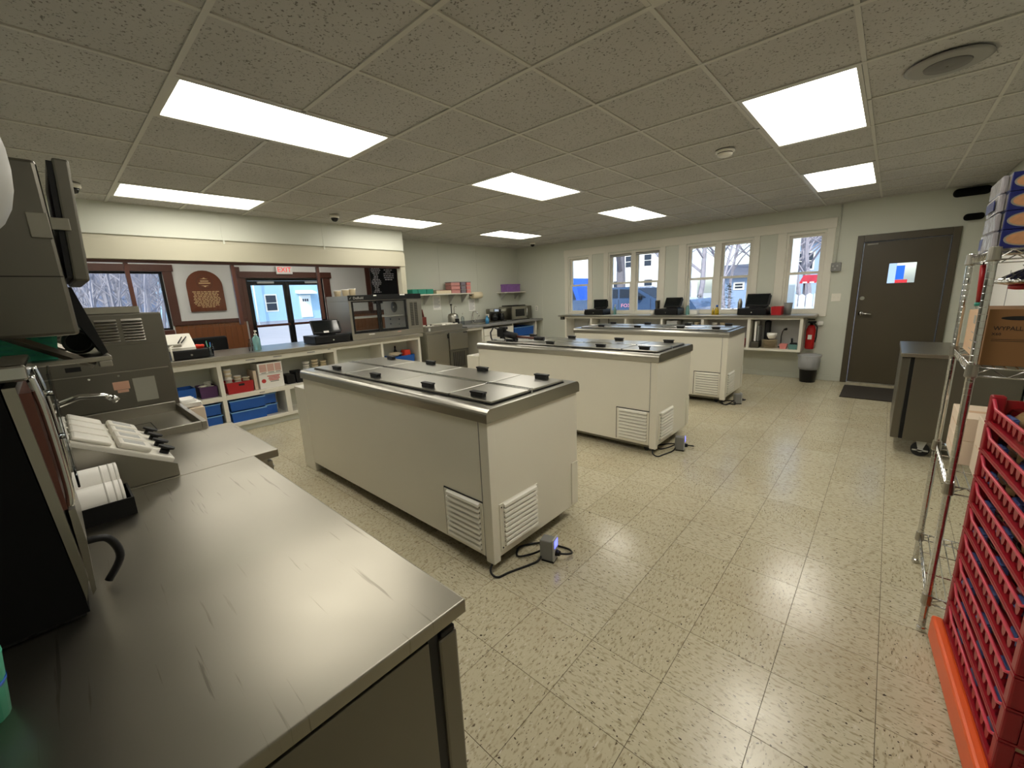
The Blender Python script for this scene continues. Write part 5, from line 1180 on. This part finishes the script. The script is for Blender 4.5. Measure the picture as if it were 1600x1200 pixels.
for k in range(9):
    o = bt if k == 0 else dup(bt)
    z = .1355 + k * th; place(o, (DC[0], DC[1], z), DR)
    o['label'] = 'red slatted plastic bread tray, %s one of the stack on orange dolly' % (ordn[k] if k in (0, 8) else ordn[k] + ' from below') 
    for q in range(3):
        if bag is None:
            bag = thing('bread_bag', '', 'bread', (0, 0, 0), 'bagged buns in the trays')
            s = MB()
            for a in range(2):
                for b_ in range(2):
                    s.lathe([(.02, 0), (.05, .008), (.054, .028), (.04, .05), (.012, .058)], (-.10 + .195 * a, -.048 + .098 * b_, .002), 12)
            s.jitter(.003); s.build('buns', 'bread', bag, True)
            MB().box(-.165, .165, -.10, .10, .0, .062, .022, 2).jitter(.004).build('wrapper', 'clear_plastic', bag, True)
            MB().box(-.185, -.163, -.03, .035, .018, .045, .004).jitter(.004).build('tie_tag', 'blue_tag', bag)
            bo = bag
        else: bo = dup(bag)
        ly = (-.21, .0, .21)[q]; cc, ss = math.cos(DR), math.sin(DR)
        lx = -.030 + random.uniform(-.008, .008)
        place(bo, (DC[0] + cc * lx - ss * ly, DC[1] + ss * lx + cc * ly, z + .0085), DR + random.uniform(-.04, .04))
        bo['label'] = 'bag of tan buns in the %s red bread tray, %s' % (ordn[k] + (' lowest' if 0 < k < 8 else ''), ['end away from the rack', 'middle one', 'end beside the rack'][q])
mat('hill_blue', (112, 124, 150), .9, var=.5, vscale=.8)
# ---------------------------------------------------------------- lobby
struct(B(-7.0, -5.02, -1.35, 5.7, -.2, 0).build('floor_lobby', 'mat_rubber'))
struct(B(-5.02, -4.12, -1.35, 4.05, -.002, .0015).build('floor_passage', 'mat_rubber'))
struct(B(-7.15, -4.0, -1.45, -1.35, 0, HT).build('wall_lobby_end', 'lobby_wall'))
struct(B(-7.15, -5.02, 5.7, 5.8, 0, HT).build('wall_lobby_far', 'lobby_wall'))
lw = thing('wall_lobby', 'white and wood panelled lobby wall with window and doors', 'wall', kind='structure'); del lw['category']
def lp_(y0, y1, z0, z1, m='lobby_wall', x0=XL - .14, x1=XL): MB().box(x0, x1, y0, y1, z0, z1).build('wall_section', m, lw)
lp_(-1.35, -.90, 0, HT); lp_(-.90, .80, 0, 1.17); lp_(-.90, .80, 2.135, HT); lp_(.80, 2.0, 0, HT); lp_(2.0, 3.46, 2.03, HT); lp_(3.46, 5.7, 0, HT)
for (a, b, nb) in ((-1.34, 1.90, 0), (3.60, 5.68, 0)):
    y = a
    while y < b - .02:
        e = min(y + .09, b); MB().box(XL, XL + .016, y + .0015, e - .0015, .10, 1.235 if y > .8 else 1.10).build('bead_board', 'bead', lw); y += .09
tl_ = struct(MB().box(XL, XL + .03, .80, 1.93, 1.235, 1.305, .004).build('trim_2', 'wood_dark'))
def tb(y0, y1, z0, z1, x1=XL + .03): MB().box(XL + .0005, x1, y0, y1, z0, z1, .003).build('trim_board', 'wood_dark', tl_)
tb(.80, .925, 1.305, 2.135); tb(-.98, .945, 2.135, 2.245, XL + .04); tb(-.98, -.90, 1.10, 2.135); tb(-.98, .80, 1.09, 1.17, XL + .05); tb(1.80, 1.93, 1.305, 2.23)
tb(1.93, 2.0, 0, 2.03); tb(3.46, 3.60, 0, 2.03); tb(1.90, 3.64, 2.035, 2.15, XL + .04); tb(4.45, 4.56, 1.24, 2.26); tb(5.28, 5.42, 1.24, 2.34); tb(3.60, 5.42, 1.235, 1.30)
MB().box(XL + .0005, XL + .02, -1.34, 1.90, 0, .10).build('trim_board', 'wood_dark', tl_)
w5 = thing('window_5', 'large brown framed lobby window looking onto bare woods', 'window', kind='structure'); del w5['category']
f = MB(); f.box(XL - .10, XL - .04, -.90, -.86, 1.17, 2.135); f.box(XL - .10, XL - .04, .76, .80, 1.17, 2.135); f.box(XL - .10, XL - .04, -.86, .76, 2.10, 2.135); f.box(XL - .10, XL - .04, -.86, .76, 1.17, 1.205); f.build('frame', 'black', w5)
MB().box(XL - .075, XL - .070, -.86, .76, 1.205, 2.10).build('pane', 'glass', w5)
d2 = thing('door_2', 'glazed double doors with dark metal frames', 'door', kind='structure'); del d2['category']
f = MB(); f.box(XL - .12, XL - .02, 2.0, 2.035, 0, 2.03); f.box(XL - .12, XL - .02, 3.425, 3.46, 0, 2.03); f.box(XL - .12, XL - .02, 2.035, 3.425, 1.985, 2.03); f.build('door_frame', 'black', d2)
for (a, b) in ((2.037, 2.728), (2.732, 3.423)):
    s = MB(); t = .055; x0, x1 = XL - .09, XL - .05
    s.box(x0, x1, a, a + t, .01, 1.98); s.box(x0, x1, b - t, b, .01, 1.98); s.box(x0, x1, a + t, b - t, 1.90, 1.98); s.box(x0, x1, a + t, b - t, .01, .18)
    lf = s.build('door_leaf', 'black', d2)
    MB().box(x0 + .016, x0 + .022, a + t, b - t, .18, 1.90).build('pane', 'glass', lf)
    MB().box(x1, x1 + .05, a + .03, b - .03, 1.10, 1.145, .006).build('push_bar', 'wood_dark', lf)
MB().box(XL - .05, XL - .01, 2.2, 2.5, 1.93, 1.97, .004).box(XL - .05, XL - .01, 3.1, 3.4, 1.93, 1.97, .004).build('closer', 'grey_light', d2)
o = thing('exit_sign', 'white EXIT sign with red letters above the glass doors', 'sign', (XL + .05, 2.70, 2.11))
MB().box(XL + .041, XL + .075, 2.545, 2.845, 2.105, 2.262, .004).build('sign_box', 'sign_white', o)
lettering('lettering', 'EXIT', .135, 'sign_red', o, (XL + .0757, 2.695, 2.185), RXX, .0005, .95)
o = thing('wall_plaque', 'arched wooden plaque with gold lettering on the lobby wall', 'plaque', (XL, 1.35, 1.45))
pc = 1.352; pw = .265
arch = [(pc - pw, 1.455), (pc + pw, 1.455), (pc + pw, 1.895)] + [(pc + pw * math.cos(t * PI / 14), 1.895 + .265 * math.sin(t * PI / 14)) for t in range(1, 14)] + [(pc - pw, 1.895)]
MB().poly(arch, XL + .001, XL + .028, 'x').build('board', 'plaque', o)
in_ = [(pc + (y - pc) * .93, 1.80 + (z - 1.80) * .94) for y, z in arch]
MB().poly(in_, XL + .028, XL + .031, 'x').build('raised_panel', 'plaque', o)
MB().lathe([(.118, 0), (.118, .004)], (XL + .031, pc, 1.955), 28, axis='x').build('medallion', 'wood_dark', o)
MB().lathe([(.111, .004), (.111, .007)], (XL + .031, pc, 1.955), 28, axis='x').build('medallion_face', 'plaque', o)
gx0, gx1 = XL + .0312, XL + .033
for (z, w) in ((1.975, .12), (1.94, .17)): MB().box(XL + .0382, XL + .040, pc - w / 2, pc + w / 2, z - .008, z + .010).build('letter_row', 'gold', o)
for s in (1, -1): MB().poly([(pc - .06, 1.955 + s * .055), (pc + .06, 1.955 + s * .055), (pc + .02, 1.955 + s * .066), (pc, 1.955 + s * .083), (pc - .02, 1.955 + s * .066)], XL + .0382, XL + .040, 'x').build('ornament', 'gold', o)
rows = [.40, .37, .36, .39, .38, .40, .37, .41, .38, .33, .19]
for k, w in enumerate(rows):
    z = 1.795 - k * .0265; y = pc - w / 2
    while y < pc + w / 2 - .02:
        l = random.uniform(.022, .06); l = min(l, pc + w / 2 - y); MB().box(gx0, gx1, y, y + l, z - .0065, z + .0065).build('letter_row', 'gold', o); y += l + .012
o = thing('menu_chalkboard', 'black menu board with white chalk rows in the lobby', 'menu board', (XL, 4.92, 1.5))
MB().box(XL + .001, XL + .022, 4.585, 5.27, 1.45, 2.36, .003).build('board', 'chalkboard', o)
for k in range(17):
    z = 2.29 - k * .036
    w = .18 + .07 * math.sin(k * .8) ; y = 4.72 - w / 2
    while y < 4.72 + w / 2 - .02:
        l = min(random.uniform(.03, .08), 4.72 + w / 2 - y); MB().box(XL + .022, XL + .0228, y, y + l, z - .010, z + .010).build('chalk_row', 'chalk', o); y += l + .014
for k in range(7):
    z = 2.27 - k * .045
    w = (.10, .24, .16, .28, .28, .26, .22)[k]; y = 5.06 - w / 2
    while y < 5.06 + w / 2 - .02:
        l = min(random.uniform(.04, .09), 5.06 + w / 2 - y); MB().box(XL + .022, XL + .0228, y, y + l, z - .012, z + .012).build('chalk_row', 'chalk', o); y += l + .014
for y in (.4, 2.8):
    o = dup(L0); o.location = (-5.85, y, HT - .062); o['label'] = 'recessed ceiling panel lighting the lobby ' + ('near the plaque' if y < 1 else 'near the glass doors'); o['group'] = 'lobby ceiling panels'
# ---------------------------------------------------------------- outside
gd = struct(B(-130, 90, -60, 130, -.6, -.21).build('ground', 'asphalt'))
struct(B(-46, -7.9, 22, 24, -.209, -.15).build('ground_kerb', 'foundation'))
def house(label, x0, x1, y0, y1, h, roof, wallm, wins, face, doors=(), base=.3, ridge='x', roofm='roofing'):
    g = thing('house', label, 'building', ((x0 + x1) / 2, (y0 + y1) / 2, -.21))
    MB().box(x0, x1, y0, y1, base - .2, h).build('wall', wallm, g); MB().box(x0 - .05, x1 + .05, y0 - .05, y1 + .05, -.21, base - .2).build('footing', 'foundation', g)
    ov = .4
    if ridge == 'x': MB().poly([(y0 - ov, h), (y1 + ov, h), ((y0 + y1) / 2, h + roof)], x0 - ov, x1 + ov, 'x').build('roof', roofm, g)
    else: MB().poly([(x0 - ov, h), (x1 + ov, h), ((x0 + x1) / 2, h + roof)], y0 - ov, y1 + ov, 'y').build('roof', roofm, g)
    n = int((h - base) / .16)
    sd_ = MB()
    for k in range(n):
        z = base + k * .16
        if face == 'y': sd_.box(x0, x1, y0 - .012, y0, z, z + .145)
        else: sd_.box(x1, x1 + .012, y0, y1, z, z + .145)
    sd_.build('siding', wallm, g)
    for (a, b, c, e) in wins:
        if face == 'y':
            w = MB().box(a - .1, b + .1, y0 - .05, y0 - .013, c - .1, e + .1).build('window', 'trim_white', g); MB().box(a, b, y0 - .06, y0 - .05, c, (c + e) / 2 - .03).build('pane', 'pane_dark', w); MB().box(a, b, y0 - .06, y0 - .05, (c + e) / 2 + .03, e).build('pane', 'pane_dark', w)
        else:
            w = MB().box(x1 + .013, x1 + .05, a - .1, b + .1, c - .1, e + .1).build('window', 'trim_white', g); MB().box(x1 + .05, x1 + .06, a, b, c, (c + e) / 2 - .03).build('pane', 'pane_dark', w); MB().box(x1 + .05, x1 + .06, a, b, (c + e) / 2 + .03, e).build('pane', 'pane_dark', w)
    for (a, b, c, e) in doors:
        dd = MB().box(x1 + .013, x1 + .08, a - .12, b + .12, c, e + .14).build('door_frame', 'siding_white', g); MB().box(x1 + .08, x1 + .10, a, b, c + .05, e).build('door', 'siding_white', dd)
        for q in range(3): MB().box(x1 + .10, x1 + .11, a + .12 + q * (b - a - .2) / 3, a + .06 + (q + 1) * (b - a - .2) / 3, e - .45, e - .2).build('door_lite', 'pane_dark', dd)
        MB().poly([(x1, e + .35), (x1 + 1.0, e + .25), (x1 + 1.0, e + .38), (x1, e + .62)], a - .4, b + .4, 'y').build('porch_roof', 'siding_white', g)
    return g
house('two storey white house with dark windows beyond the parked truck', -31, -15.9, 45, 54, 8.2, 3, 'siding_white', [(-18.75, -17.95, 4.1, 5.3), (-21.0, -20.1, 4.1, 5.3), (-25, -24, 4.1, 5.3), (-18.7, -17.8, 1.2, 2.6), (-22.5, -21.5, 1.2, 2.6)], 'y')
house('low blue grey shed with pitched roof behind the evergreens', -6.5, -3.6, 30, 34, 2.05, .9, 'siding_grey', [(-5.6, -5.15, 1.35, 1.65)], 'y')
house('grey house beyond the fence with dark upper windows', -5.2, 2.2, 40, 48, 4.6, 2.5, 'siding_grey', [(-3.6, -2.7, 2.6, 3.8), (-1.9, -1.0, 2.6, 3.8), (-.2, .7, 2.6, 3.8)], 'y')
house('pale blue clapboard house with porch door beyond the lobby doors', -52, -40, 7, 26, 7.2, 3, 'siding_blue', [(12.9, 13.75, 1.05, 2.4), (20.5, 21.3, 1.05, 2.4), (11.0, 11.5, 1.0, 2.4), (13.0, 13.8, 4.2, 5.5), (17, 17.8, 4.2, 5.5)], 'x', [(15.95, 16.75, .25, 2.2)])
o = single('utility_pole', MB().cyl((-39.4, 11.9, -.2), (-39.4, 11.9, 7.0), .07, 8), 'siding_white', 'white utility pole before the pale blue clapboard house', 'pole')
# red awning, fence, porch post
aw = thing('awning', 'red shop awning with white letters beyond the fence', 'awning', (-.3, 20, 1.5)); MB().poly([(19.2, 1.50), (19.2, 1.56), (20.0, 1.82), (20.0, 1.50)], -.62, .7, 'x').build('canopy', 'red_bin', aw)
for x in (-.55, .6): MB().cyl((x, 19.9, -.2), (x, 19.9, 1.52), .04, 8).build('post', 'grey', aw)
for k in range(5): MB().box(-.52 + k * .22, -.38 + k * .22, 19.185, 19.2, 1.51, 1.555).build('letter_block', 'sign_white', aw)
fn = thing('picket_fence', 'pale board fence outside the window nearest the door', 'fence', (.8, 11, -.2))
for k in range(12):
    x = -.35 + k * .142; MB().poly([(x, -.2), (x + .12, -.2), (x + .12, 1.18 + .012 * (k % 3) + .008 * k), (x + .06, 1.22 + .012 * (k % 3) + .008 * k), (x, 1.18 + .012 * (k % 3) + .008 * k)], 11.0, 11.022, 'y').build('board', 'picket', fn)
for z in (.2, .9): MB().box(-.38, 1.40, 11.023, 11.06, z, z + .08).build('rail', 'picket', fn)
pp = thing('porch_post', 'pale square porch post outside window nearest the door', 'post', (.63, 9, -.2)); MB().box(.56, .705, 8.93, 9.07, -.2, 3.0).build('shaft', 'siding_white', pp); MB().box(.52, .745, 8.89, 9.11, -.205, -.05).build('plinth', 'siding_white', pp)
bs = thing('building_standin', 'tall blue banner for a far building on red base beyond the brown door', 'sign', (2.3, 12, -.2)); MB().box(2.10, 2.235, 12.0, 12.05, 1.505, 1.80).build('standin', 'van_paint', bs); MB().box(2.10, 2.30, 11.98, 12.07, 1.40, 1.50).build('base', 'red_bin', bs); MB().box(2.15, 2.19, 12.0, 12.05, -.2, 1.40).build('post', 'grey', bs)  # blue and red boxes standing in for a far building part and awning
# trees
def tree_mesh(seed, h, r, depth, spread, nb):
    rnd = random.Random(seed); s = MB()
    def grow(p, d, l, rr, k):
        pts = [p]; q = p.copy(); dd = d.copy()
        for _ in range(3):
            dd = (dd + Vector((rnd.uniform(-.16, .16), rnd.uniform(-.16, .16), rnd.uniform(-.04, .12)))).normalized(); q = q + dd * l / 3; pts.append(q.copy())
        s.tube(pts, rr, 5 if k < 2 else 4 if k < 3 else 3, rr * .55, cap=False)
        if k >= depth: return
        for i in range(nb + (2 if k == 0 else 0)):
            t = rnd.uniform(.35, 1.0) if k else .3 + .7 * (i + 1) / (nb + 2)
            base_ = pts[0].lerp(pts[-1], t) if t < 1 else pts[-1]
            j = min(int(t * 3), 2); base_ = pts[j].lerp(pts[j + 1], t * 3 - j)
            a = rnd.uniform(0, 2 * PI); sd2 = Vector((math.cos(a), math.sin(a), rnd.uniform(.0, .7)))
            nd = (dd * .55 + sd2 * spread).normalized()
            grow(base_, nd, l * rnd.uniform(.42, .66), rr * (1 - .5 * t) * .62, k + 1)
    grow(Vector((0, 0, 0)), Vector((0, 0, 1)), h * .62, r, 0)
    return s
protos = []
for sd3, h, r, dep, nb in ((3, 9, .14, 4, 4), (11, 11, .26, 4, 4), (23, 8, .12, 4, 4), (31, 6, .05, 3, 4)):
    t_ = thing('bare_tree', '', 'tree', (0, 0, 0)); tree_mesh(sd3, h, r, dep, .75, nb).build('branches', 'bark' if sd3 < 20 else 'bark_pale', t_, local=True)
    protos.append(t_)
used_p = set()
def tree(k, x, y, rz, sc, label, grp):
    if k in used_p: o = dup(protos[k])
    else: o = protos[k]; used_p.add(k)
    o.location = (x, y, -.21); o.rotation_euler = (0, 0, rz); o.scale = (sc, sc, sc); o['label'] = label; o['group'] = grp; return o
tree(1, -6.02, 15, .3, .85, 'stout bare tree in front of the white house', 'trees outside the windows')
tree(0, -12.5, 19, 2.0, 1.0, 'bare tree beside the blue van', 'trees outside the windows')
for k, x, y, rz, sc in ((2, -6.5, 24, 1.0, 1.1), (2, -4.6, 19.5, .2, 1.15), (2, -5.4, 27, 1.6, 1.3), (3, -2.9, 21.5, 2.6, 1.6), (2, -3.9, 31, .7, 1.2), (3, -3.3, 17.5, 3.0, 1.3), (2, -10.4, 33, .4, 1.3), (3, -4.2, 23.5, 1.1, 1.6), (3, -2.6, 25, 2.1, 1.7), (3, -5.6, 21.5, .6, 1.6), (2, -1.9, 33, 1.9, 1.2), (3, -3.7, 20, 4.0, 1.5)):
    tree(k, x, y, rz, sc, 'bare winter tree behind the evergreen shrubs', 'trees behind the evergreens')
for k, x, y, rz, sc in ((2, -.4, 21, 1.3, .9), (2, -1.6, 28, 2.2, 1.1), (3, 1.0, 17, .4, 1.3)):
    tree(k, x, y, rz, sc, 'bare branching tree beyond the pale board fence', 'trees beyond the fence')
rnd = random.Random(5)
for k in range(64):
    x = -20 - 38 * k / 64
    y = -.613 + (2.06 - x) * (-.02 + .18 * ((k * 23) % 64) / 64)
    tree((2, 3, 3, 2, 3)[k % 5], x, y, rnd.random() * 6, rnd.uniform(.7, 1.1), 'thin bare tree in the woods beyond the lobby window', 'woods beyond the lobby window')
single('snow_bank', MB().box(-17.5, -14.0, -3, 4.0, -.21, .60, .3, 3).jitter(.05), 'snow', 'white bank of snow outside the lobby window', 'snow bank')
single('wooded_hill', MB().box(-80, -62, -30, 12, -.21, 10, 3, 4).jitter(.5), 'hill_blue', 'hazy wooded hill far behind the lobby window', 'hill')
def shrub(label, x, y, h, r):
    o = thing('evergreen_shrub', label, 'shrub', (x, y, -.21), 'small evergreens outside')
    MB().cyl((x, y, -.21), (x, y, .1), .03, 8).build('stem', 'bark', o)
    s = MB(); rn = random.Random(int(x * 100))
    for q in range(420):
        t = rn.random(); a = rn.random() * 2 * PI; rr = r * (1 - t) * rn.uniform(.55, 1.05) + .02; z = -.05 + t * (h + .05)
        c = Vector((x + rr * math.cos(a), y + rr * math.sin(a), z)); d_ = Vector((math.cos(a), math.sin(a), .5)) * rn.uniform(.06, .12)
        u = Vector((-math.sin(a), math.cos(a), 0)) * .035
        vs = [s.bm.verts.new(c - u), s.bm.verts.new(c + u), s.bm.verts.new(c + d_ + Vector((0, 0, -.03)))]; s.bm.faces.new(vs)
    s.build('foliage', 'needle', o)
shrub('small cone evergreen shrub beside the wide birch trunks', -2.68, 14, 1.30, .34); shrub('taller cone evergreen shrub in front of the shed', -1.78, 14, 1.60, .42)
shrub('small evergreen shrub at the edge of the paired window', -.9, 14.6, 1.35, .30); shrub('rounded evergreen behind the fence boards', -.05, 14, 1.45, .36); shrub('second evergreen behind the fence boards', .82, 14.4, 1.55, .36)
single('snow_bank', MB().box(-3.6, -1.0, 15.4, 16.6, -.21, .72, .15, 3).jitter(.03), 'snow', 'snow heap under the evergreen shrubs', 'snow bank')
# pickup truck
tk = thing('pickup_truck', 'grey blue pickup truck with pink side lettering outside window', 'truck', (-4.6, 12.3, -.21))
ty0, ty1 = 11.5, 13.3
MB().poly([(-6.6, .25), (-2.0, .25), (-1.92, .95), (-2.1, 1.19), (-3.15, 1.25), (-6.6, 1.25)], ty0, ty1, 'y').build('body', 'truck_paint', tk)
MB().poly([(-5.0, 1.25), (-3.16, 1.25), (-3.70, 1.56), (-3.95, 1.62), (-4.85, 1.62)], ty0 + .06, ty1 - .06, 'y').build('cab', 'truck_paint', tk)
MB().poly([(-4.92, 1.29), (-4.35, 1.29), (-4.35, 1.56), (-4.80, 1.56)], ty0 + .045, ty0 + .059, 'y').build('side_window', 'pane_dark', tk); MB().poly([(-4.28, 1.29), (-3.42, 1.29), (-3.80, 1.53), (-4.28, 1.56)], ty0 + .045, ty0 + .059, 'y').build('side_window', 'pane_dark', tk)
MB().poly([(-3.19, 1.262), (-3.165, 1.262), (-3.69, 1.567), (-3.71, 1.56)], ty0 + .1, ty1 - .1, 'y').build('windscreen', 'pane_dark', tk)
MB().box(-3.65, -3.50, ty0 - .12, ty0 - .0, 1.22, 1.34, .02).build('wing_mirror', 'black', tk)
for x in (-5.9, -2.75):
    for y in (ty0 - .01, ty1 - .21): 
        w = MB().lathe([(.25, 0), (.36, .02), (.36, .20), (.25, .22)], (x, y, .15), 24, axis='y').build('wheel', 'rubber', tk); MB().lathe([(.20, -.01), (.22, .02), (.22, .20), (.2, .23)], (x, y, .15), 18, axis='y').build('hub', 'steel', w)
lettering('lettering', 'FOX', .15, 'logo_pink', tk, (-4.03, ty0 - .004, 1.05), RX, .002, 1.2)
for x in (-5.0, -4.3, -3.25): MB().box(x, x + .012, ty0 - .002, ty0, .35, 1.24).build('panel_gap', 'dark_gap', tk)
MB().box(-3.02, -2.92, ty0 - .003, ty0, .92, 1.12).build('marker_lamp', 'sign_red', tk)
vn = thing('cargo_van', 'bright blue van parked beyond the end window', 'van', (-9.3, 15, -.21))
MB().poly([(-11.6, .25), (-7.45, .25), (-7.42, 1.1), (-7.6, 1.72), (-7.9, 2.1), (-11.6, 2.1)], 14.2, 16.0, 'y').build('body', 'van_paint', vn)
MB().poly([(-8.9, 1.2), (-7.62, 1.2), (-7.85, 1.75), (-8.9, 1.75)], 14.19, 14.2, 'y').build('side_window', 'pane_dark', vn)
for x in (-10.8, -8.2): MB().lathe([(.25, 0), (.36, .02), (.36, .20), (.25, .22)], (x, 14.15, .15), 24, axis='y').build('wheel', 'rubber', vn)
# tidy helper properties
for ob in bpy.data.objects:
    if '_o' in ob: del ob['_o']
